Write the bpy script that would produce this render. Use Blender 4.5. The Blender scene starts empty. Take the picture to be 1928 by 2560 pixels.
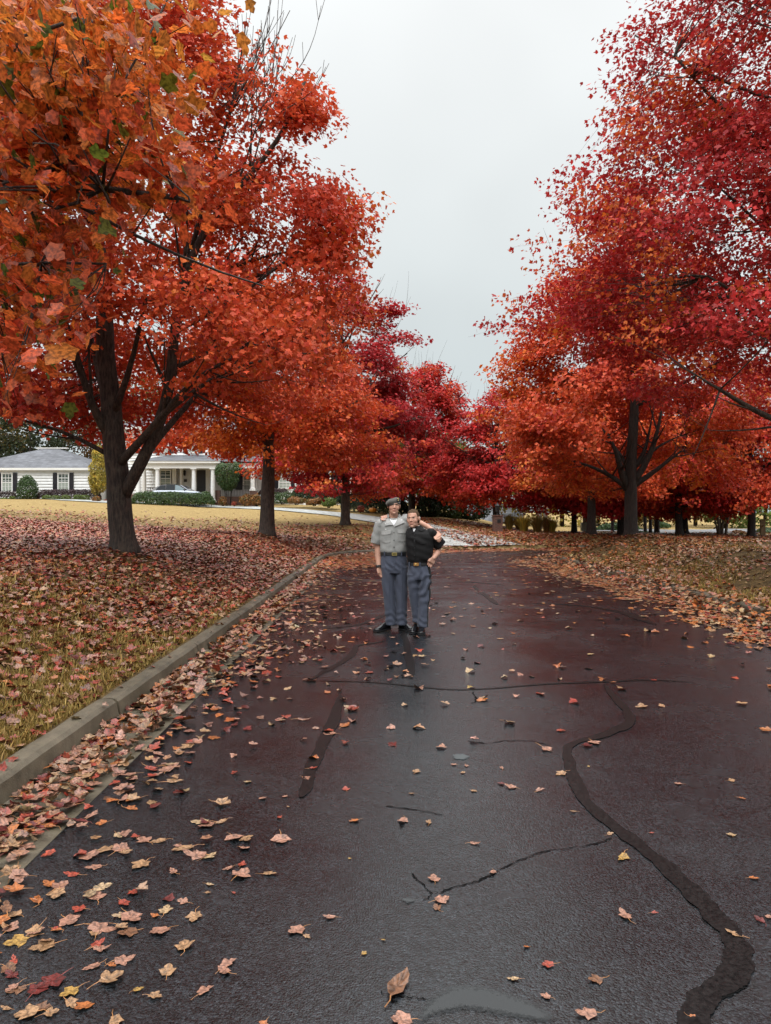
import bpy, bmesh, math, random
import numpy as np
from mathutils import Vector, Matrix, noise
from mathutils.bvhtree import BVHTree
R=math.radians
scene=bpy.context.scene
COL=scene.collection
# ------------------------------------------------------------------ camera, world, sun, exposure
FPX=1924.0; CAMH=1.54
cam=bpy.data.cameras.new('camera'); camo=bpy.data.objects.new('camera',cam); COL.objects.link(camo)
camo.location=(0,0,CAMH); camo.rotation_euler=(R(90),0,0)
cam.sensor_fit='VERTICAL'; cam.sensor_height=24.0; cam.lens=24.0*FPX/2560.0
cam.clip_start=0.05; cam.clip_end=2000
scene.camera=camo
SUN_EL=R(48); SUN_AZ=R(200)
w=bpy.data.worlds.new('World'); scene.world=w; w.use_nodes=True
nt=w.node_tree; N=nt.nodes; L=nt.links; N.clear()
out=N.new('ShaderNodeOutputWorld'); bg=N.new('ShaderNodeBackground'); bg.inputs[1].default_value=1.0
sky=N.new('ShaderNodeTexSky'); sky.sky_type='NISHITA'; sky.sun_disc=False; sky.sun_elevation=SUN_EL; sky.sun_rotation=SUN_AZ
hs=N.new('ShaderNodeHueSaturation'); hs.inputs['Saturation'].default_value=0.12; hs.inputs['Value'].default_value=0.10
L.new(sky.outputs[0],hs.inputs['Color'])
# the overcast layer: cloud deck brighter overhead, soft unevenness
tc=N.new('ShaderNodeTexCoord'); sep=N.new('ShaderNodeSeparateXYZ'); L.new(tc.outputs['Generated'],sep.inputs[0])
cr=N.new('ShaderNodeValToRGB'); L.new(sep.outputs['Z'],cr.inputs[0])
e=cr.color_ramp.elements
e[0].position=0.0; e[0].color=(0.56,0.635,0.66,1)
e[1].position=1.0; e[1].color=(4.0,4.05,4.1,1)
for p,c in ((0.15,(0.63,0.705,0.72)),(0.33,(0.75,0.80,0.808)),(0.56,(0.90,0.925,0.93)),(0.70,(1.9,1.93,1.95))):
    k=e.new(p); k.color=(*c,1)
nz=N.new('ShaderNodeTexNoise'); nz.inputs['Scale'].default_value=2.2; nz.inputs['Detail'].default_value=3; nz.inputs['Roughness'].default_value=0.45
L.new(tc.outputs['Generated'],nz.inputs['Vector'])
mr=N.new('ShaderNodeMapRange'); mr.inputs[1].default_value=0.3; mr.inputs[2].default_value=0.7; mr.inputs[3].default_value=0.88; mr.inputs[4].default_value=1.12
L.new(nz.outputs[0],mr.inputs[0])
mul=N.new('ShaderNodeVectorMath'); mul.operation='SCALE'; L.new(cr.outputs[0],mul.inputs[0]); L.new(mr.outputs[0],mul.inputs['Scale'])
mix=N.new('ShaderNodeMixRGB'); mix.inputs[0].default_value=0.9; L.new(hs.outputs[0],mix.inputs[1]); L.new(mul.outputs[0],mix.inputs[2])
L.new(mix.outputs[0],bg.inputs[0]); L.new(bg.outputs[0],out.inputs[0])
sl=bpy.data.lights.new('sun','SUN'); sl.energy=1.5; sl.angle=R(30); sl.color=(1.0,0.97,0.93)
so=bpy.data.objects.new('sun',sl); COL.objects.link(so)
sd=Vector((math.sin(SUN_AZ)*math.cos(SUN_EL),math.cos(SUN_AZ)*math.cos(SUN_EL),math.sin(SUN_EL)))
so.rotation_euler=sd.to_track_quat('Z','Y').to_euler(); so.location=(0,-5,30)
vs=scene.view_settings; vs.view_transform='Standard'; vs.look='None'; vs.gamma=1.0; vs.exposure=0.14; vs.use_curve_mapping=False
scene.render.engine='CYCLES'
cy=scene.cycles; cy.max_bounces=5; cy.diffuse_bounces=3; cy.glossy_bounces=2; cy.transmission_bounces=3; cy.transparent_max_bounces=4
cy.caustics_reflective=False; cy.caustics_refractive=False; cy.use_adaptive_sampling=True; cy.adaptive_threshold=0.02
cy.use_denoising=True
try: cy.denoiser='OPENIMAGEDENOISE'; cy.denoising_prefilter='ACCURATE'
except Exception: pass
# ------------------------------------------------------------------ helpers
def P(u,v,Y): return Vector(((u-964)/FPX*Y, Y, CAMH-(v-1280)/FPX*Y))
def PX(u,Y): return (u-964)/FPX*Y
def PZ(v,Y): return CAMH-(v-1280)/FPX*Y
def D(u,v,Y): return P(u*1.1573,v*1.1573,Y)      # the same from the 1666-wide view
def ss(a,b,x):
    t=np.clip((np.asarray(x,float)-a)/(b-a),0,1); return t*t*(3-2*t)
class MB:
    """collects shapes, then links them as one mesh object"""
    def __init__(s): s.v=[]; s.f=[]; s.m=[]; s.n=0; s.mi=0
    def add(s,v,f):
        o=s.n; s.v.append(np.asarray(v,float).reshape(-1,3)); s.n+=len(s.v[-1])
        for q in f: s.f.append(tuple(int(i)+o for i in q)); s.m.append(s.mi)
        return s
    def box(s,c,d,rz=0,bev=0):
        c=np.array(c,float); h=np.array(d,float)/2
        v=np.array([[x,y,z] for x in(-1,1) for y in(-1,1) for z in(-1,1)],float)*h
        if rz: v=v@np.array(Matrix.Rotation(rz,3,'Z')).T
        return s.add(v+c,[(0,1,3,2),(4,6,7,5),(0,4,5,1),(2,3,7,6),(0,2,6,4),(1,5,7,3)])
    def bx(s,x0,x1,y0,y1,z0,z1): return s.box(((x0+x1)/2,(y0+y1)/2,(z0+z1)/2),(x1-x0,y1-y0,z1-z0))
    def tube(s,pts,rad,k=8,cap=True,sy=1.0):
        pts=np.array([tuple(p) for p in pts],float); n=len(pts); rad=np.broadcast_to(np.array(rad,float),(n,))
        t=np.gradient(pts,axis=0); t/=np.linalg.norm(t,axis=1)[:,None]+1e-9
        up=np.array([0,0,1.]) if abs(t[0,2])<.8 else np.array([0,1.,0])
        a=np.cross(t,up); a/=np.linalg.norm(a,axis=1)[:,None]+1e-9; b=np.cross(t,a)
        th=np.arange(k)*2*math.pi/k
        v=pts[:,None]+rad[:,None,None]*(np.cos(th)[None,:,None]*a[:,None]+sy*np.sin(th)[None,:,None]*b[:,None])
        f=[(i*k+j,i*k+(j+1)%k,(i+1)*k+(j+1)%k,(i+1)*k+j) for i in range(n-1) for j in range(k)]
        if cap: f+= [tuple(range(k))[::-1],tuple((n-1)*k+j for j in range(k))]
        return s.add(v,f)
    def lathe(s,c,prof,k=16,sx=1,sy=1):
        c=np.array(c,float); th=np.arange(k)*2*math.pi/k; n=len(prof)
        v=[[c[0]+r*math.cos(a)*sx,c[1]+r*math.sin(a)*sy,c[2]+z] for r,z in prof for a in th]
        f=[(i*k+j,i*k+(j+1)%k,(i+1)*k+(j+1)%k,(i+1)*k+j) for i in range(n-1) for j in range(k)]
        f+=[tuple(range(k))[::-1],tuple((n-1)*k+j for j in range(k))]
        return s.add(v,f)
    def ell(s,c,r,k=16,m=10,M=None):
        v=[];f=[]
        for i in range(m+1):
            p=math.pi*i/m
            for j in range(k):
                a=2*math.pi*j/k; v.append((math.sin(p)*math.cos(a)*r[0],math.sin(p)*math.sin(a)*r[1],math.cos(p)*r[2]))
        for i in range(m):
            for j in range(k): f.append((i*k+j,(i+1)*k+j,(i+1)*k+(j+1)%k,i*k+(j+1)%k))
        v=np.array(v)
        if M is not None: v=v@np.array(M.to_3x3()).T
        return s.add(v+np.array(tuple(c)),f)
    def loft(s,rings):
        """rings: list of equal-length point lists"""
        k=len(rings[0]); n=len(rings); v=np.array(rings,float).reshape(-1,3)
        f=[(i*k+j,i*k+(j+1)%k,(i+1)*k+(j+1)%k,(i+1)*k+j) for i in range(n-1) for j in range(k)]
        f+=[tuple(range(k))[::-1],tuple((n-1)*k+j for j in range(k))]
        return s.add(v,f)
    def quad(s,a,b,c,d): return s.add([tuple(a),tuple(b),tuple(c),tuple(d)],[(0,1,2,3)])
    def poly(s,pts): return s.add([tuple(p) for p in pts],[tuple(range(len(pts)))])
    def mesh(s,name):
        me=bpy.data.meshes.new(name); me.from_pydata(np.concatenate(s.v).tolist(),[],s.f); me.update(); return me
    def build(s,name,mat,parent=None,smooth=False,bevel=0):
        me=s.mesh(name)
        mats=mat if isinstance(mat,(list,tuple)) else [mat]
        for m in mats: me.materials.append(m)
        if len(mats)>1: me.polygons.foreach_set('material_index',s.m)
        bm=bmesh.new(); bm.from_mesh(me); bmesh.ops.remove_doubles(bm,verts=bm.verts,dist=1e-6); bmesh.ops.recalc_face_normals(bm,faces=bm.faces)
        if bevel: bmesh.ops.bevel(bm,geom=[e for e in bm.edges if len(e.link_faces)==2 and e.calc_face_angle(0)>.5],offset=bevel,segments=2,affect='EDGES',clamp_overlap=True)
        bm.to_mesh(me); bm.free()
        if smooth: me.polygons.foreach_set('use_smooth',[True]*len(me.polygons))
        return link(name,me,parent)
def link(name,me,parent=None):
    o=bpy.data.objects.new(name,me); COL.objects.link(o)
    if parent is not None: o.parent=parent; o.matrix_parent_inverse=Matrix.Translation(-parent.location)
    return o
def tag(o,label=None,cat=None,group=None,kind=None):
    if label: o['label']=label
    if cat: o['category']=cat
    if group: o['group']=group
    if kind: o['kind']=kind
    return o
def thing(name,loc,label,cat,group=None):
    o=bpy.data.objects.new(name,None); o.empty_display_size=.1; COL.objects.link(o); o.location=loc
    return tag(o,label,cat,group)
# every vertex is given in world space; parented meshes keep it because the parent is an unrotated Empty
def mesh_np(name,v,f_idx,f_len,mats,attr=None,smooth=False,parent=None,mi=None):
    me=bpy.data.meshes.new(name)
    v=np.ascontiguousarray(v,np.float32); f_idx=np.ascontiguousarray(f_idx,np.int32)
    nf=len(f_idx)//f_len
    me.vertices.add(len(v)); me.vertices.foreach_set('co',v.ravel())
    me.loops.add(len(f_idx)); me.loops.foreach_set('vertex_index',f_idx)
    me.polygons.add(nf); me.polygons.foreach_set('loop_start',np.arange(nf,dtype=np.int32)*f_len)
    for m in (mats if isinstance(mats,(list,tuple)) else [mats]): me.materials.append(m)
    if mi is not None: me.polygons.foreach_set('material_index',np.ascontiguousarray(mi,np.int32))
    if smooth: me.polygons.foreach_set('use_smooth',np.ones(nf,dtype=bool))
    if attr is not None:
        a=me.attributes.new('leaf_colour','FLOAT_COLOR','POINT'); c=np.ones((len(v),4),np.float32); c[:,:3]=attr; a.data.foreach_set('color',c.ravel())
    me.update(calc_edges=True); me.validate()
    return link(name,me,parent)
# ------------------------------------------------------------------ materials
MAT={}
def nm(name):
    m=bpy.data.materials.new(name); m.use_nodes=True; n=m.node_tree; b=n.nodes['Principled BSDF']; MAT[name]=m
    return m,n.nodes,n.links,b
def noise_col(n,l,c1,c2,scale,detail=4,rough=.6,lo=.35,hi=.65,coord='Object',vec=None,stretch=None):
    tc=n.new('ShaderNodeTexCoord'); src=vec or tc.outputs[coord]
    if stretch:
        mp=n.new('ShaderNodeMapping'); mp.inputs['Scale'].default_value=stretch; l.new(src,mp.inputs[0]); src=mp.outputs[0]
    t=n.new('ShaderNodeTexNoise'); t.inputs['Scale'].default_value=scale; t.inputs['Detail'].default_value=detail; t.inputs['Roughness'].default_value=rough
    l.new(src,t.inputs['Vector'])
    r=n.new('ShaderNodeValToRGB'); r.color_ramp.elements[0].position=lo; r.color_ramp.elements[1].position=hi
    r.color_ramp.elements[0].color=(*c1,1); r.color_ramp.elements[1].color=(*c2,1); l.new(t.outputs[0],r.inputs[0])
    return r.outputs[0],t.outputs[0]
def bump(n,l,b,h,strength=.3,dist=.01):
    k=n.new('ShaderNodeBump'); k.inputs['Strength'].default_value=strength; k.inputs['Distance'].default_value=dist
    l.new(h,k.inputs['Height']); l.new(k.outputs[0],b.inputs['Normal']); return k
def simple(name,c,rough=.6,spec=.5,metal=0,var=.15,scale=30,bmp=0,bdist=.003,stretch=None):
    m,n,l,b=nm(name)
    c=np.array(c)
    if var:
        o,h=noise_col(n,l,tuple(c*(1-var)),tuple(c*(1+var)),scale,stretch=stretch); l.new(o,b.inputs['Base Color'])
        if bmp: bump(n,l,b,h,bmp,bdist)
    else: b.inputs['Base Color'].default_value=(*c,1)
    b.inputs['Roughness'].default_value=rough; b.inputs['Specular IOR Level'].default_value=spec; b.inputs['Metallic'].default_value=metal
    return m
def leaf_mat(name,trans=.35,rough=.5,spec=.22,veins=0):
    m,n,l,b=nm(name)
    a=n.new('ShaderNodeAttribute'); a.attribute_name='leaf_colour'
    col=a.outputs['Color']
    if veins:
        tc=n.new('ShaderNodeTexCoord'); t=n.new('ShaderNodeTexNoise'); t.inputs['Scale'].default_value=veins; t.inputs['Detail'].default_value=3; l.new(tc.outputs['Object'],t.inputs['Vector'])
        mr=n.new('ShaderNodeMapRange'); mr.inputs[1].default_value=.38; mr.inputs[2].default_value=.6; mr.inputs[3].default_value=.42; mr.inputs[4].default_value=1.12; l.new(t.outputs[0],mr.inputs[0])
        mx=n.new('ShaderNodeVectorMath'); mx.operation='SCALE'; l.new(col,mx.inputs[0]); l.new(mr.outputs[0],mx.inputs['Scale']); col=mx.outputs[0]
    l.new(col,b.inputs['Base Color']); b.inputs['Roughness'].default_value=rough; b.inputs['Specular IOR Level'].default_value=spec
    if trans:
        tr=n.new('ShaderNodeBsdfTranslucent'); l.new(col,tr.inputs[0]); ms=n.new('ShaderNodeMixShader'); ms.inputs[0].default_value=trans
        l.new(b.outputs[0],ms.inputs[1]); l.new(tr.outputs[0],ms.inputs[2]); l.new(ms.outputs[0],n['Material Output'].inputs[0])
    return m
def bark(name,c1,c2,lichen=None):
    m,n,l,b=nm(name)
    o,h=noise_col(n,l,c1,c2,9,6,.65,.38,.66,stretch=(3.2,3.2,.55))
    if lichen:
        o2,h2=noise_col(n,l,(0,0,0),(1,1,1),7,5,.7,.55,.7)
        mx=n.new('ShaderNodeMixRGB'); l.new(h2,mx.inputs[0]); l.new(o,mx.inputs[1]); mx.inputs[2].default_value=(*lichen,1)
        mm=n.new('ShaderNodeMath'); mm.operation='MULTIPLY'; mm.inputs[1].default_value=.5; l.new(o2,mm.inputs[0]); l.new(mm.outputs[0],mx.inputs[0]); o=mx.outputs[0]
    l.new(o,b.inputs['Base Color']); b.inputs['Roughness'].default_value=.75; bump(n,l,b,h,.9,.03); return m
M_leaf=leaf_mat('maple_foliage'); M_leafnear=leaf_mat('maple_foliage_near',.5,.4,.3,60)
M_green=leaf_mat('shrub_foliage',.2,.45,.35)
M_fallen=leaf_mat('fallen_leaf',.0,.34,.5,75)
M_litter=leaf_mat('leaf_litter',.0,.38,.45,0)
M_grass=leaf_mat('grass_blade',.2,.6,.2)
M_bark=bark('maple_bark',(.013,.009,.007),(.085,.060,.045),(.11,.10,.075))
M_bark2=bark('dark_wet_bark',(.008,.006,.005),(.045,.033,.026))
M_greybark=bark('pale_bark',(.10,.085,.07),(.24,.21,.18))
M_white=simple('white_paint',(.82,.825,.82),.5,.4,var=.05,scale=4)
M_trim=simple('white_trim',(.80,.80,.78),.4,.4,var=.03,scale=6)
M_black=simple('black_shutter',(.016,.014,.02),.5,.4,var=.2,scale=9)
M_door=simple('dark_door',(.02,.013,.014),.4,.5,var=.2,scale=5)
M_iron=simple('black_iron',(.012,.012,.013),.45,.5,var=.1)
# ------------------------------------------------------------------ terrain and road
RCX,RCY,RMID,RW=9.0,26.0,7.25,3.75
def road_sd(x,y):
    """distance beyond the road's edge (negative on the road); side +1 outside of the bend, -1 inside"""
    x=np.asarray(x,float); y=np.asarray(y,float)
    dA=np.where(y<=RCY,x-1.75,1e9)                     # straight: negative = left (outside)
    r=np.hypot(x-RCX,y-RCY)
    dB=np.where((y>RCY)&(x<RCX),RMID-r,1e9)
    dC=np.where(x>=RCX,33.25-y,1e9)
    a=np.abs(np.stack([dA,dB,dC])); i=a.argmin(0); d=np.take_along_axis(np.stack([dA,dB,dC]),i[None],0)[0]
    return np.abs(d)-RW, np.where(d<0,1,-1)
def road_z(x,y): return -0.2*ss(22,37,y)*np.ones_like(np.asarray(x,float))
TREE_BUMPS=[]
def ground(x,y):
    x=np.asarray(x,float); y=np.asarray(y,float)
    d,side=road_sd(x,y); dp=np.maximum(d,0); rz=road_z(x,y)
    A=.45+(.25-.45)*ss(28,36,y)
    rise=.062*dp; rise=np.where(rise>2.3,2.3,rise)*(1-ss(2,13,np.where(y>30,x,-50)))
    zo=.12+A*ss(0.05,3.0,d)+rise
    zi=.12+.5*ss(.05,3.2,d)-.35*ss(40,60,x)*0
    z=rz+np.where(side>0,zo,zi)
    und=.035*np.sin(x*.7+1.3)*np.cos(y*.43)+.02*np.sin(x*1.9+y*1.3)
    z=z+und*ss(.3,2,d)
    for (bx,by,h,s) in TREE_BUMPS: z=z+h*np.exp(-((x-bx)**2+(y-by)**2)/(2*s*s))*ss(.2,1.2,d)
    return np.where(d>.14,z,rz+np.where(d>0.07,.1,-.10))
def gz(x,y): return float(ground(np.array([x]),np.array([y]))[0])
TREE_BUMPS+=[(-4.74,14,.12,.8),(-4.3,28,.12,.8),(-2.2,42,.15,.9),(8.6,27,.18,1.0),(8.7,14,.32,1.1),(10.7,40,.2,1.0)]
xs=np.unique(np.round(np.concatenate([np.linspace(-400,-60,12),np.linspace(-60,-8,60),np.arange(-8,14,.13),np.linspace(14,60,50),np.linspace(60,400,12)]),4))
ys=np.unique(np.round(np.concatenate([np.linspace(-60,-3,10),np.arange(-3,42,.16),np.linspace(42,90,60),np.linspace(90,1500,16)]),4))
gx,gy=np.meshgrid(xs,ys); gzv=ground(gx,gy)
nx,ny=len(xs),len(ys)
ii=(np.arange(ny-1)[:,None]*nx+np.arange(nx-1)[None]).ravel()
idx=np.stack([ii,ii+1,ii+1+nx,ii+nx],1).ravel()
m,n,l,b=nm('lawn_ground')
tcx=n.new('ShaderNodeTexCoord'); sepx=n.new('ShaderNodeSeparateXYZ'); l.new(tcx.outputs['Object'],sepx.inputs[0])
o1,h1=noise_col(n,l,(.045,.029,.016),(.19,.125,.05),6,8,.7,.35,.65)
o2,h2=noise_col(n,l,(.25,.17,.065),(.40,.285,.12),4,8,.7,.35,.65)
# straw-coloured dormant turf away from the trees, dark mulch and thin turf by the road
mr=n.new('ShaderNodeMapRange'); mr.inputs[1].default_value=33; mr.inputs[2].default_value=46; l.new(sepx.outputs['Y'],mr.inputs[0])
mx=n.new('ShaderNodeMixRGB'); l.new(mr.outputs[0],mx.inputs[0]); l.new(o1,mx.inputs[1]); l.new(o2,mx.inputs[2]); l.new(mx.outputs[0],b.inputs['Base Color'])
b.inputs['Roughness'].default_value=.9; b.inputs['Specular IOR Level'].default_value=.15
nb=n.new('ShaderNodeTexNoise'); nb.inputs['Scale'].default_value=60; nb.inputs['Detail'].default_value=6; l.new(tcx.outputs['Object'],nb.inputs['Vector']); bump(n,l,b,nb.outputs[0],.9,.03)
M_ground=m
tag(mesh_np('ground',np.stack([gx.ravel(),gy.ravel(),gzv.ravel()],1),idx,4,M_ground,smooth=True),kind='structure')
# centre line and offsets
def road_line(off,step=.35,s0=-6.0,x_end=60.0):
    """points of the line at signed offset from the centre line (negative = outside of the bend) """
    p=[(1.75+off,y) for y in np.arange(s0,RCY,step)]
    r=RMID-off
    na=max(6,int(r*math.pi/2/step)); p+=[(RCX-r*math.cos(a),RCY+r*math.sin(a)) for a in np.linspace(0,math.pi/2,na)]
    p+=[(x,RCY+r) for x in np.arange(RCX+1,x_end,2.0)]
    return np.array(p)
def ribbon(offs,zfn,step=.35):
    c=[road_line(0,step)];
    # parametrise every offset line with the same number of points
    n0=int((RCY+6)/step); na=26
    ysl=np.linspace(-6,RCY,n0); an=np.linspace(0,math.pi/2,na)[1:]; xe=np.linspace(RCX,60,14)[1:]
    rows=[]
    for o in offs:
        r=RMID-o
        rows.append(np.concatenate([np.stack([np.full(n0,1.75+o),ysl],1),np.stack([RCX-r*np.cos(an),RCY+r*np.sin(an)],1),np.stack([xe,np.full(13,RCY+r)],1)]))
    rows=np.array(rows)   # (k,n,2)
    k,nn,_=rows.shape
    z=np.stack([road_z(rows[i,:,0],rows[i,:,1])+zfn(offs[i]) for i in range(k)])
    v=np.concatenate([rows,z[...,None]],2).reshape(-1,3)
    q=(np.arange(k-1)[:,None]*nn+np.arange(nn-1)[None]).ravel()
    return v,np.stack([q,q+nn,q+nn+1,q+1],1).ravel()
# asphalt: wet, dark, coarse grained
m,n,l,b=nm('wet_asphalt')
tc_=n.new('ShaderNodeTexCoord')
v1=n.new('ShaderNodeTexVoronoi'); v1.inputs['Scale'].default_value=120; v1.inputs['Randomness'].default_value=1; l.new(tc_.outputs['Object'],v1.inputs['Vector'])
n1=n.new('ShaderNodeTexNoise'); n1.inputs['Scale'].default_value=120; n1.inputs['Detail'].default_value=6; n1.inputs['Roughness'].default_value=.72; l.new(tc_.outputs['Object'],n1.inputs['Vector'])
n2=n.new('ShaderNodeTexNoise'); n2.inputs['Scale'].default_value=.9; n2.inputs['Detail'].default_value=5; n2.inputs['Roughness'].default_value=.6; l.new(tc_.outputs['Object'],n2.inputs['Vector'])
n3=n.new('ShaderNodeTexNoise'); n3.inputs['Scale'].default_value=9; n3.inputs['Detail'].default_value=4; l.new(tc_.outputs['Object'],n3.inputs['Vector'])
ad=n.new('ShaderNodeMath'); ad.operation='MULTIPLY_ADD'; l.new(v1.outputs['Distance'],ad.inputs[0]); ad.inputs[1].default_value=-.9; l.new(n1.outputs[0],ad.inputs[2])
cr_=n.new('ShaderNodeValToRGB'); cr_.color_ramp.elements[0].color=(.004,.0045,.005,1); cr_.color_ramp.elements[1].color=(.025,.029,.033,1)
cr_.color_ramp.elements[0].position=.35; cr_.color_ramp.elements[1].position=.85
a2=n.new('ShaderNodeMath'); a2.operation='MULTIPLY_ADD'; l.new(n1.outputs[0],a2.inputs[0]); a2.inputs[1].default_value=.7; 
a3=n.new('ShaderNodeMath'); a3.operation='MULTIPLY'; a3.inputs[1].default_value=.35; l.new(n3.outputs[0],a3.inputs[0]); l.new(a3.outputs[0],a2.inputs[2])
l.new(a2.outputs[0],cr_.inputs[0])
# each stone chip has its own grey; a thin tar film darkens the joints and the worn patches
vs1=n.new('ShaderNodeSeparateXYZ'); l.new(v1.outputs['Color'],vs1.inputs[0]); crs=n.new('ShaderNodeValToRGB'); crs.color_ramp.elements[0].position=.25; crs.color_ramp.elements[0].color=(.15,.15,.15,1); crs.color_ramp.elements[1].position=1; crs.color_ramp.elements[1].color=(2.0,2.08,2.16,1); l.new(vs1.outputs['X'],crs.inputs[0])
mxs=n.new('ShaderNodeMixRGB'); mxs.blend_type='MULTIPLY'; mxs.inputs[0].default_value=1; l.new(cr_.outputs[0],mxs.inputs[1]); l.new(crs.outputs[0],mxs.inputs[2]); l.new(mxs.outputs[0],b.inputs['Base Color'])
rr=n.new('ShaderNodeMapRange'); rr.inputs[1].default_value=.35; rr.inputs[2].default_value=.65; rr.inputs[3].default_value=.16; rr.inputs[4].default_value=.31; l.new(n2.outputs[0],rr.inputs[0]); l.new(rr.outputs[0],b.inputs['Roughness'])
bs=n.new('ShaderNodeMapRange'); bs.inputs[1].default_value=.35; bs.inputs[2].default_value=.65; bs.inputs[3].default_value=.55; bs.inputs[4].default_value=1.0; l.new(n2.outputs[0],bs.inputs[0])
k=bump(n,l,b,ad.outputs[0],.5,.0015); l.new(bs.outputs[0],k.inputs['Strength'])
b.inputs['Specular IOR Level'].default_value=.66
M_asphalt=m
m,n,l,b=nm('tar_seal'); o_,h_=noise_col(n,l,(.003,.0026,.0026),(.016,.0135,.013),60); l.new(o_,b.inputs['Base Color']); b.inputs['Roughness'].default_value=.38; b.inputs['Specular IOR Level'].default_value=.13; bump(n,l,b,h_,.3,.003); M_tar=m
m,n,l,b=nm('crack_gap'); b.inputs['Base Color'].default_value=(.004,.004,.004,1); b.inputs['Roughness'].default_value=.9; b.inputs['Specular IOR Level'].default_value=.1; M_crack=m
v,idx=ribbon(list(np.linspace(-3.36,3.36,29)),lambda o:-.02*(o/3.4)**2)
road=tag(mesh_np('road',v,idx,4,M_asphalt,smooth=True),kind='structure')
# kerbs with gutter pans, jointed concrete
m,n,l,b=nm('weathered_concrete')
o_,h_=noise_col(n,l,(.07,.058,.038),(.19,.16,.11),5,8,.7,.3,.7); o2,h2=noise_col(n,l,(.35,.36,.3),(1,1,1),1.3,5,.6,.35,.6)
mx=n.new('ShaderNodeMixRGB'); mx.blend_type='MULTIPLY'; mx.inputs[0].default_value=.8; l.new(o_,mx.inputs[1]); l.new(o2,mx.inputs[2]); l.new(mx.outputs[0],b.inputs['Base Color'])
nb=n.new('ShaderNodeTexNoise'); nb.inputs['Scale'].default_value=90; nb.inputs['Detail'].default_value=4; tq=n.new('ShaderNodeTexCoord'); l.new(tq.outputs['Object'],nb.inputs['Vector']); bump(n,l,b,nb.outputs[0],.5,.006); b.inputs['Roughness'].default_value=.55; M_conc=m
def kerb(side):
    # profile offsets measured outward from the road edge (0 = kerb face)
    prof=[(-.42,-.016),(-.02,-.004),(.0,.01),(.022,.105),(.05,.128),(.09,.134),(.15,.131),(.168,.112),(.17,.0)]
    mb=MB(); rng=random.Random(4)
    sgn=-1 if side=='out' else 1
    def pt(s,o):
        off=sgn*(RW+o); r=RMID-off
        if s<RCY: return (1.75+off,s)
        a=(s-RCY)/RMID
        if a<math.pi/2: return (RCX-r*math.cos(a),RCY+r*math.sin(a))
        return (RCX+(s-RCY-RMID*math.pi/2),RCY+r)
    s=-4.0
    while s<58:
        e_=s+2.45; gap=.012
        if not(side=='out' and 31.0<s<35.2):
            ks=np.linspace(s+gap,e_-gap,7); dz=rng.uniform(-.006,.006); do=rng.uniform(-.006,.006); rings=[]
            for q in ks:
                rg=[]
                for (o,z) in prof:
                    x,y=pt(q,o+(do if o>=0 else 0)); wob=.004*math.sin(q*7+o*9)
                    rg.append((x,y,float(road_z(x,y))+z+(dz+wob if z>.05 else 0)))
                x,y=pt(q,.17); rg.append((x,y,float(road_z(x,y))-.12)); x,y=pt(q,-.42); rg.append((x,y,float(road_z(x,y))-.12))
                rings.append(rg)
            mb.loft(rings)
        s=e_
    return tag(mb.build('kerb',M_conc,smooth=False),kind='structure')
kerb('out'); kerb('in')
# tar seals and cracks (parts of the road), from the photograph, lying on the flat road
def gp(u,v): Y=CAMH*FPX/max(v-1280,40); return np.array([PX(u,Y),Y])
def road_top(x,y):
    off=np.asarray(x)-1.75; return road_z(x,y)-.02*(np.clip(off,-3.4,3.4)/3.4)**2*np.where(np.asarray(y)<RCY,1,0)
def strip(name,pts,wid,mat,h=.004,jit=.15,seed=1,sub=10):
    rng=np.random.RandomState(seed)
    p=np.array([gp(*q) for q in pts]); wd=np.interp(np.linspace(0,1,len(p)),np.linspace(0,1,np.size(wid)),np.atleast_1d(np.array(wid,float))) if np.size(wid)>1 else np.full(len(p),wid)
    t=np.linspace(0,len(p)-1,(len(p)-1)*sub+1); x=np.interp(t,range(len(p)),p[:,0]); y=np.interp(t,range(len(p)),p[:,1]); w_=np.interp(t,range(len(p)),wd)
    if jit<.5:
        for _ in range(3):
            k=np.ones(9)/9; x_,y_=np.convolve(np.pad(x,4,'edge'),k,'valid'),np.convolve(np.pad(y,4,'edge'),k,'valid'); x_[0],y_[0],x_[-1],y_[-1]=x[0],y[0],x[-1],y[-1]; x,y=x_,y_
    else:
        k=np.ones(5)/5; x,y=np.convolve(np.pad(x,2,'edge'),k,'valid'),np.convolve(np.pad(y,2,'edge'),k,'valid')
    tg=np.stack([np.gradient(x),np.gradient(y)],1); tg/=np.linalg.norm(tg,axis=1)[:,None]+1e-9; nn=np.stack([-tg[:,1],tg[:,0]],1)
    jn=np.convolve(rng.normal(0,1,len(x)+2),np.ones(3)/2,'valid')*jit*(.6 if jit>.5 else .35); w_=w_*(1 if jit>.5 else .68); x=x+nn[:,0]*jn*w_; y=y+nn[:,1]*jn*w_; jit=jit if jit>.5 else .15
    sm=lambda:np.convolve(rng.normal(0,1,len(x)+4),np.ones(5)/2.4,'valid'); w1=w_*np.clip(1+jit*sm(),.2,2)/2; w2=w_*np.clip(1+jit*sm(),.2,2)/2
    w1[0]*=.3;w1[-1]*=.3;w2[0]*=.3;w2[-1]*=.3
    a=np.stack([x+nn[:,0]*w1,y+nn[:,1]*w1],1); c=np.stack([x-nn[:,0]*w2,y-nn[:,1]*w2],1)
    v=np.concatenate([np.c_[a,road_top(a[:,0],a[:,1])+h],np.c_[c,road_top(c[:,0],c[:,1])+h]]); nn_=len(x); i=np.arange(nn_-1)
    return mesh_np(name,v,np.stack([i,i+1,i+1+nn_,i+nn_],1).ravel(),4,mat,parent=road)
S=1.1573
def dd(*a): return [(a[i]*S,a[i+1]*S) for i in range(0,len(a),2)]
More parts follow.
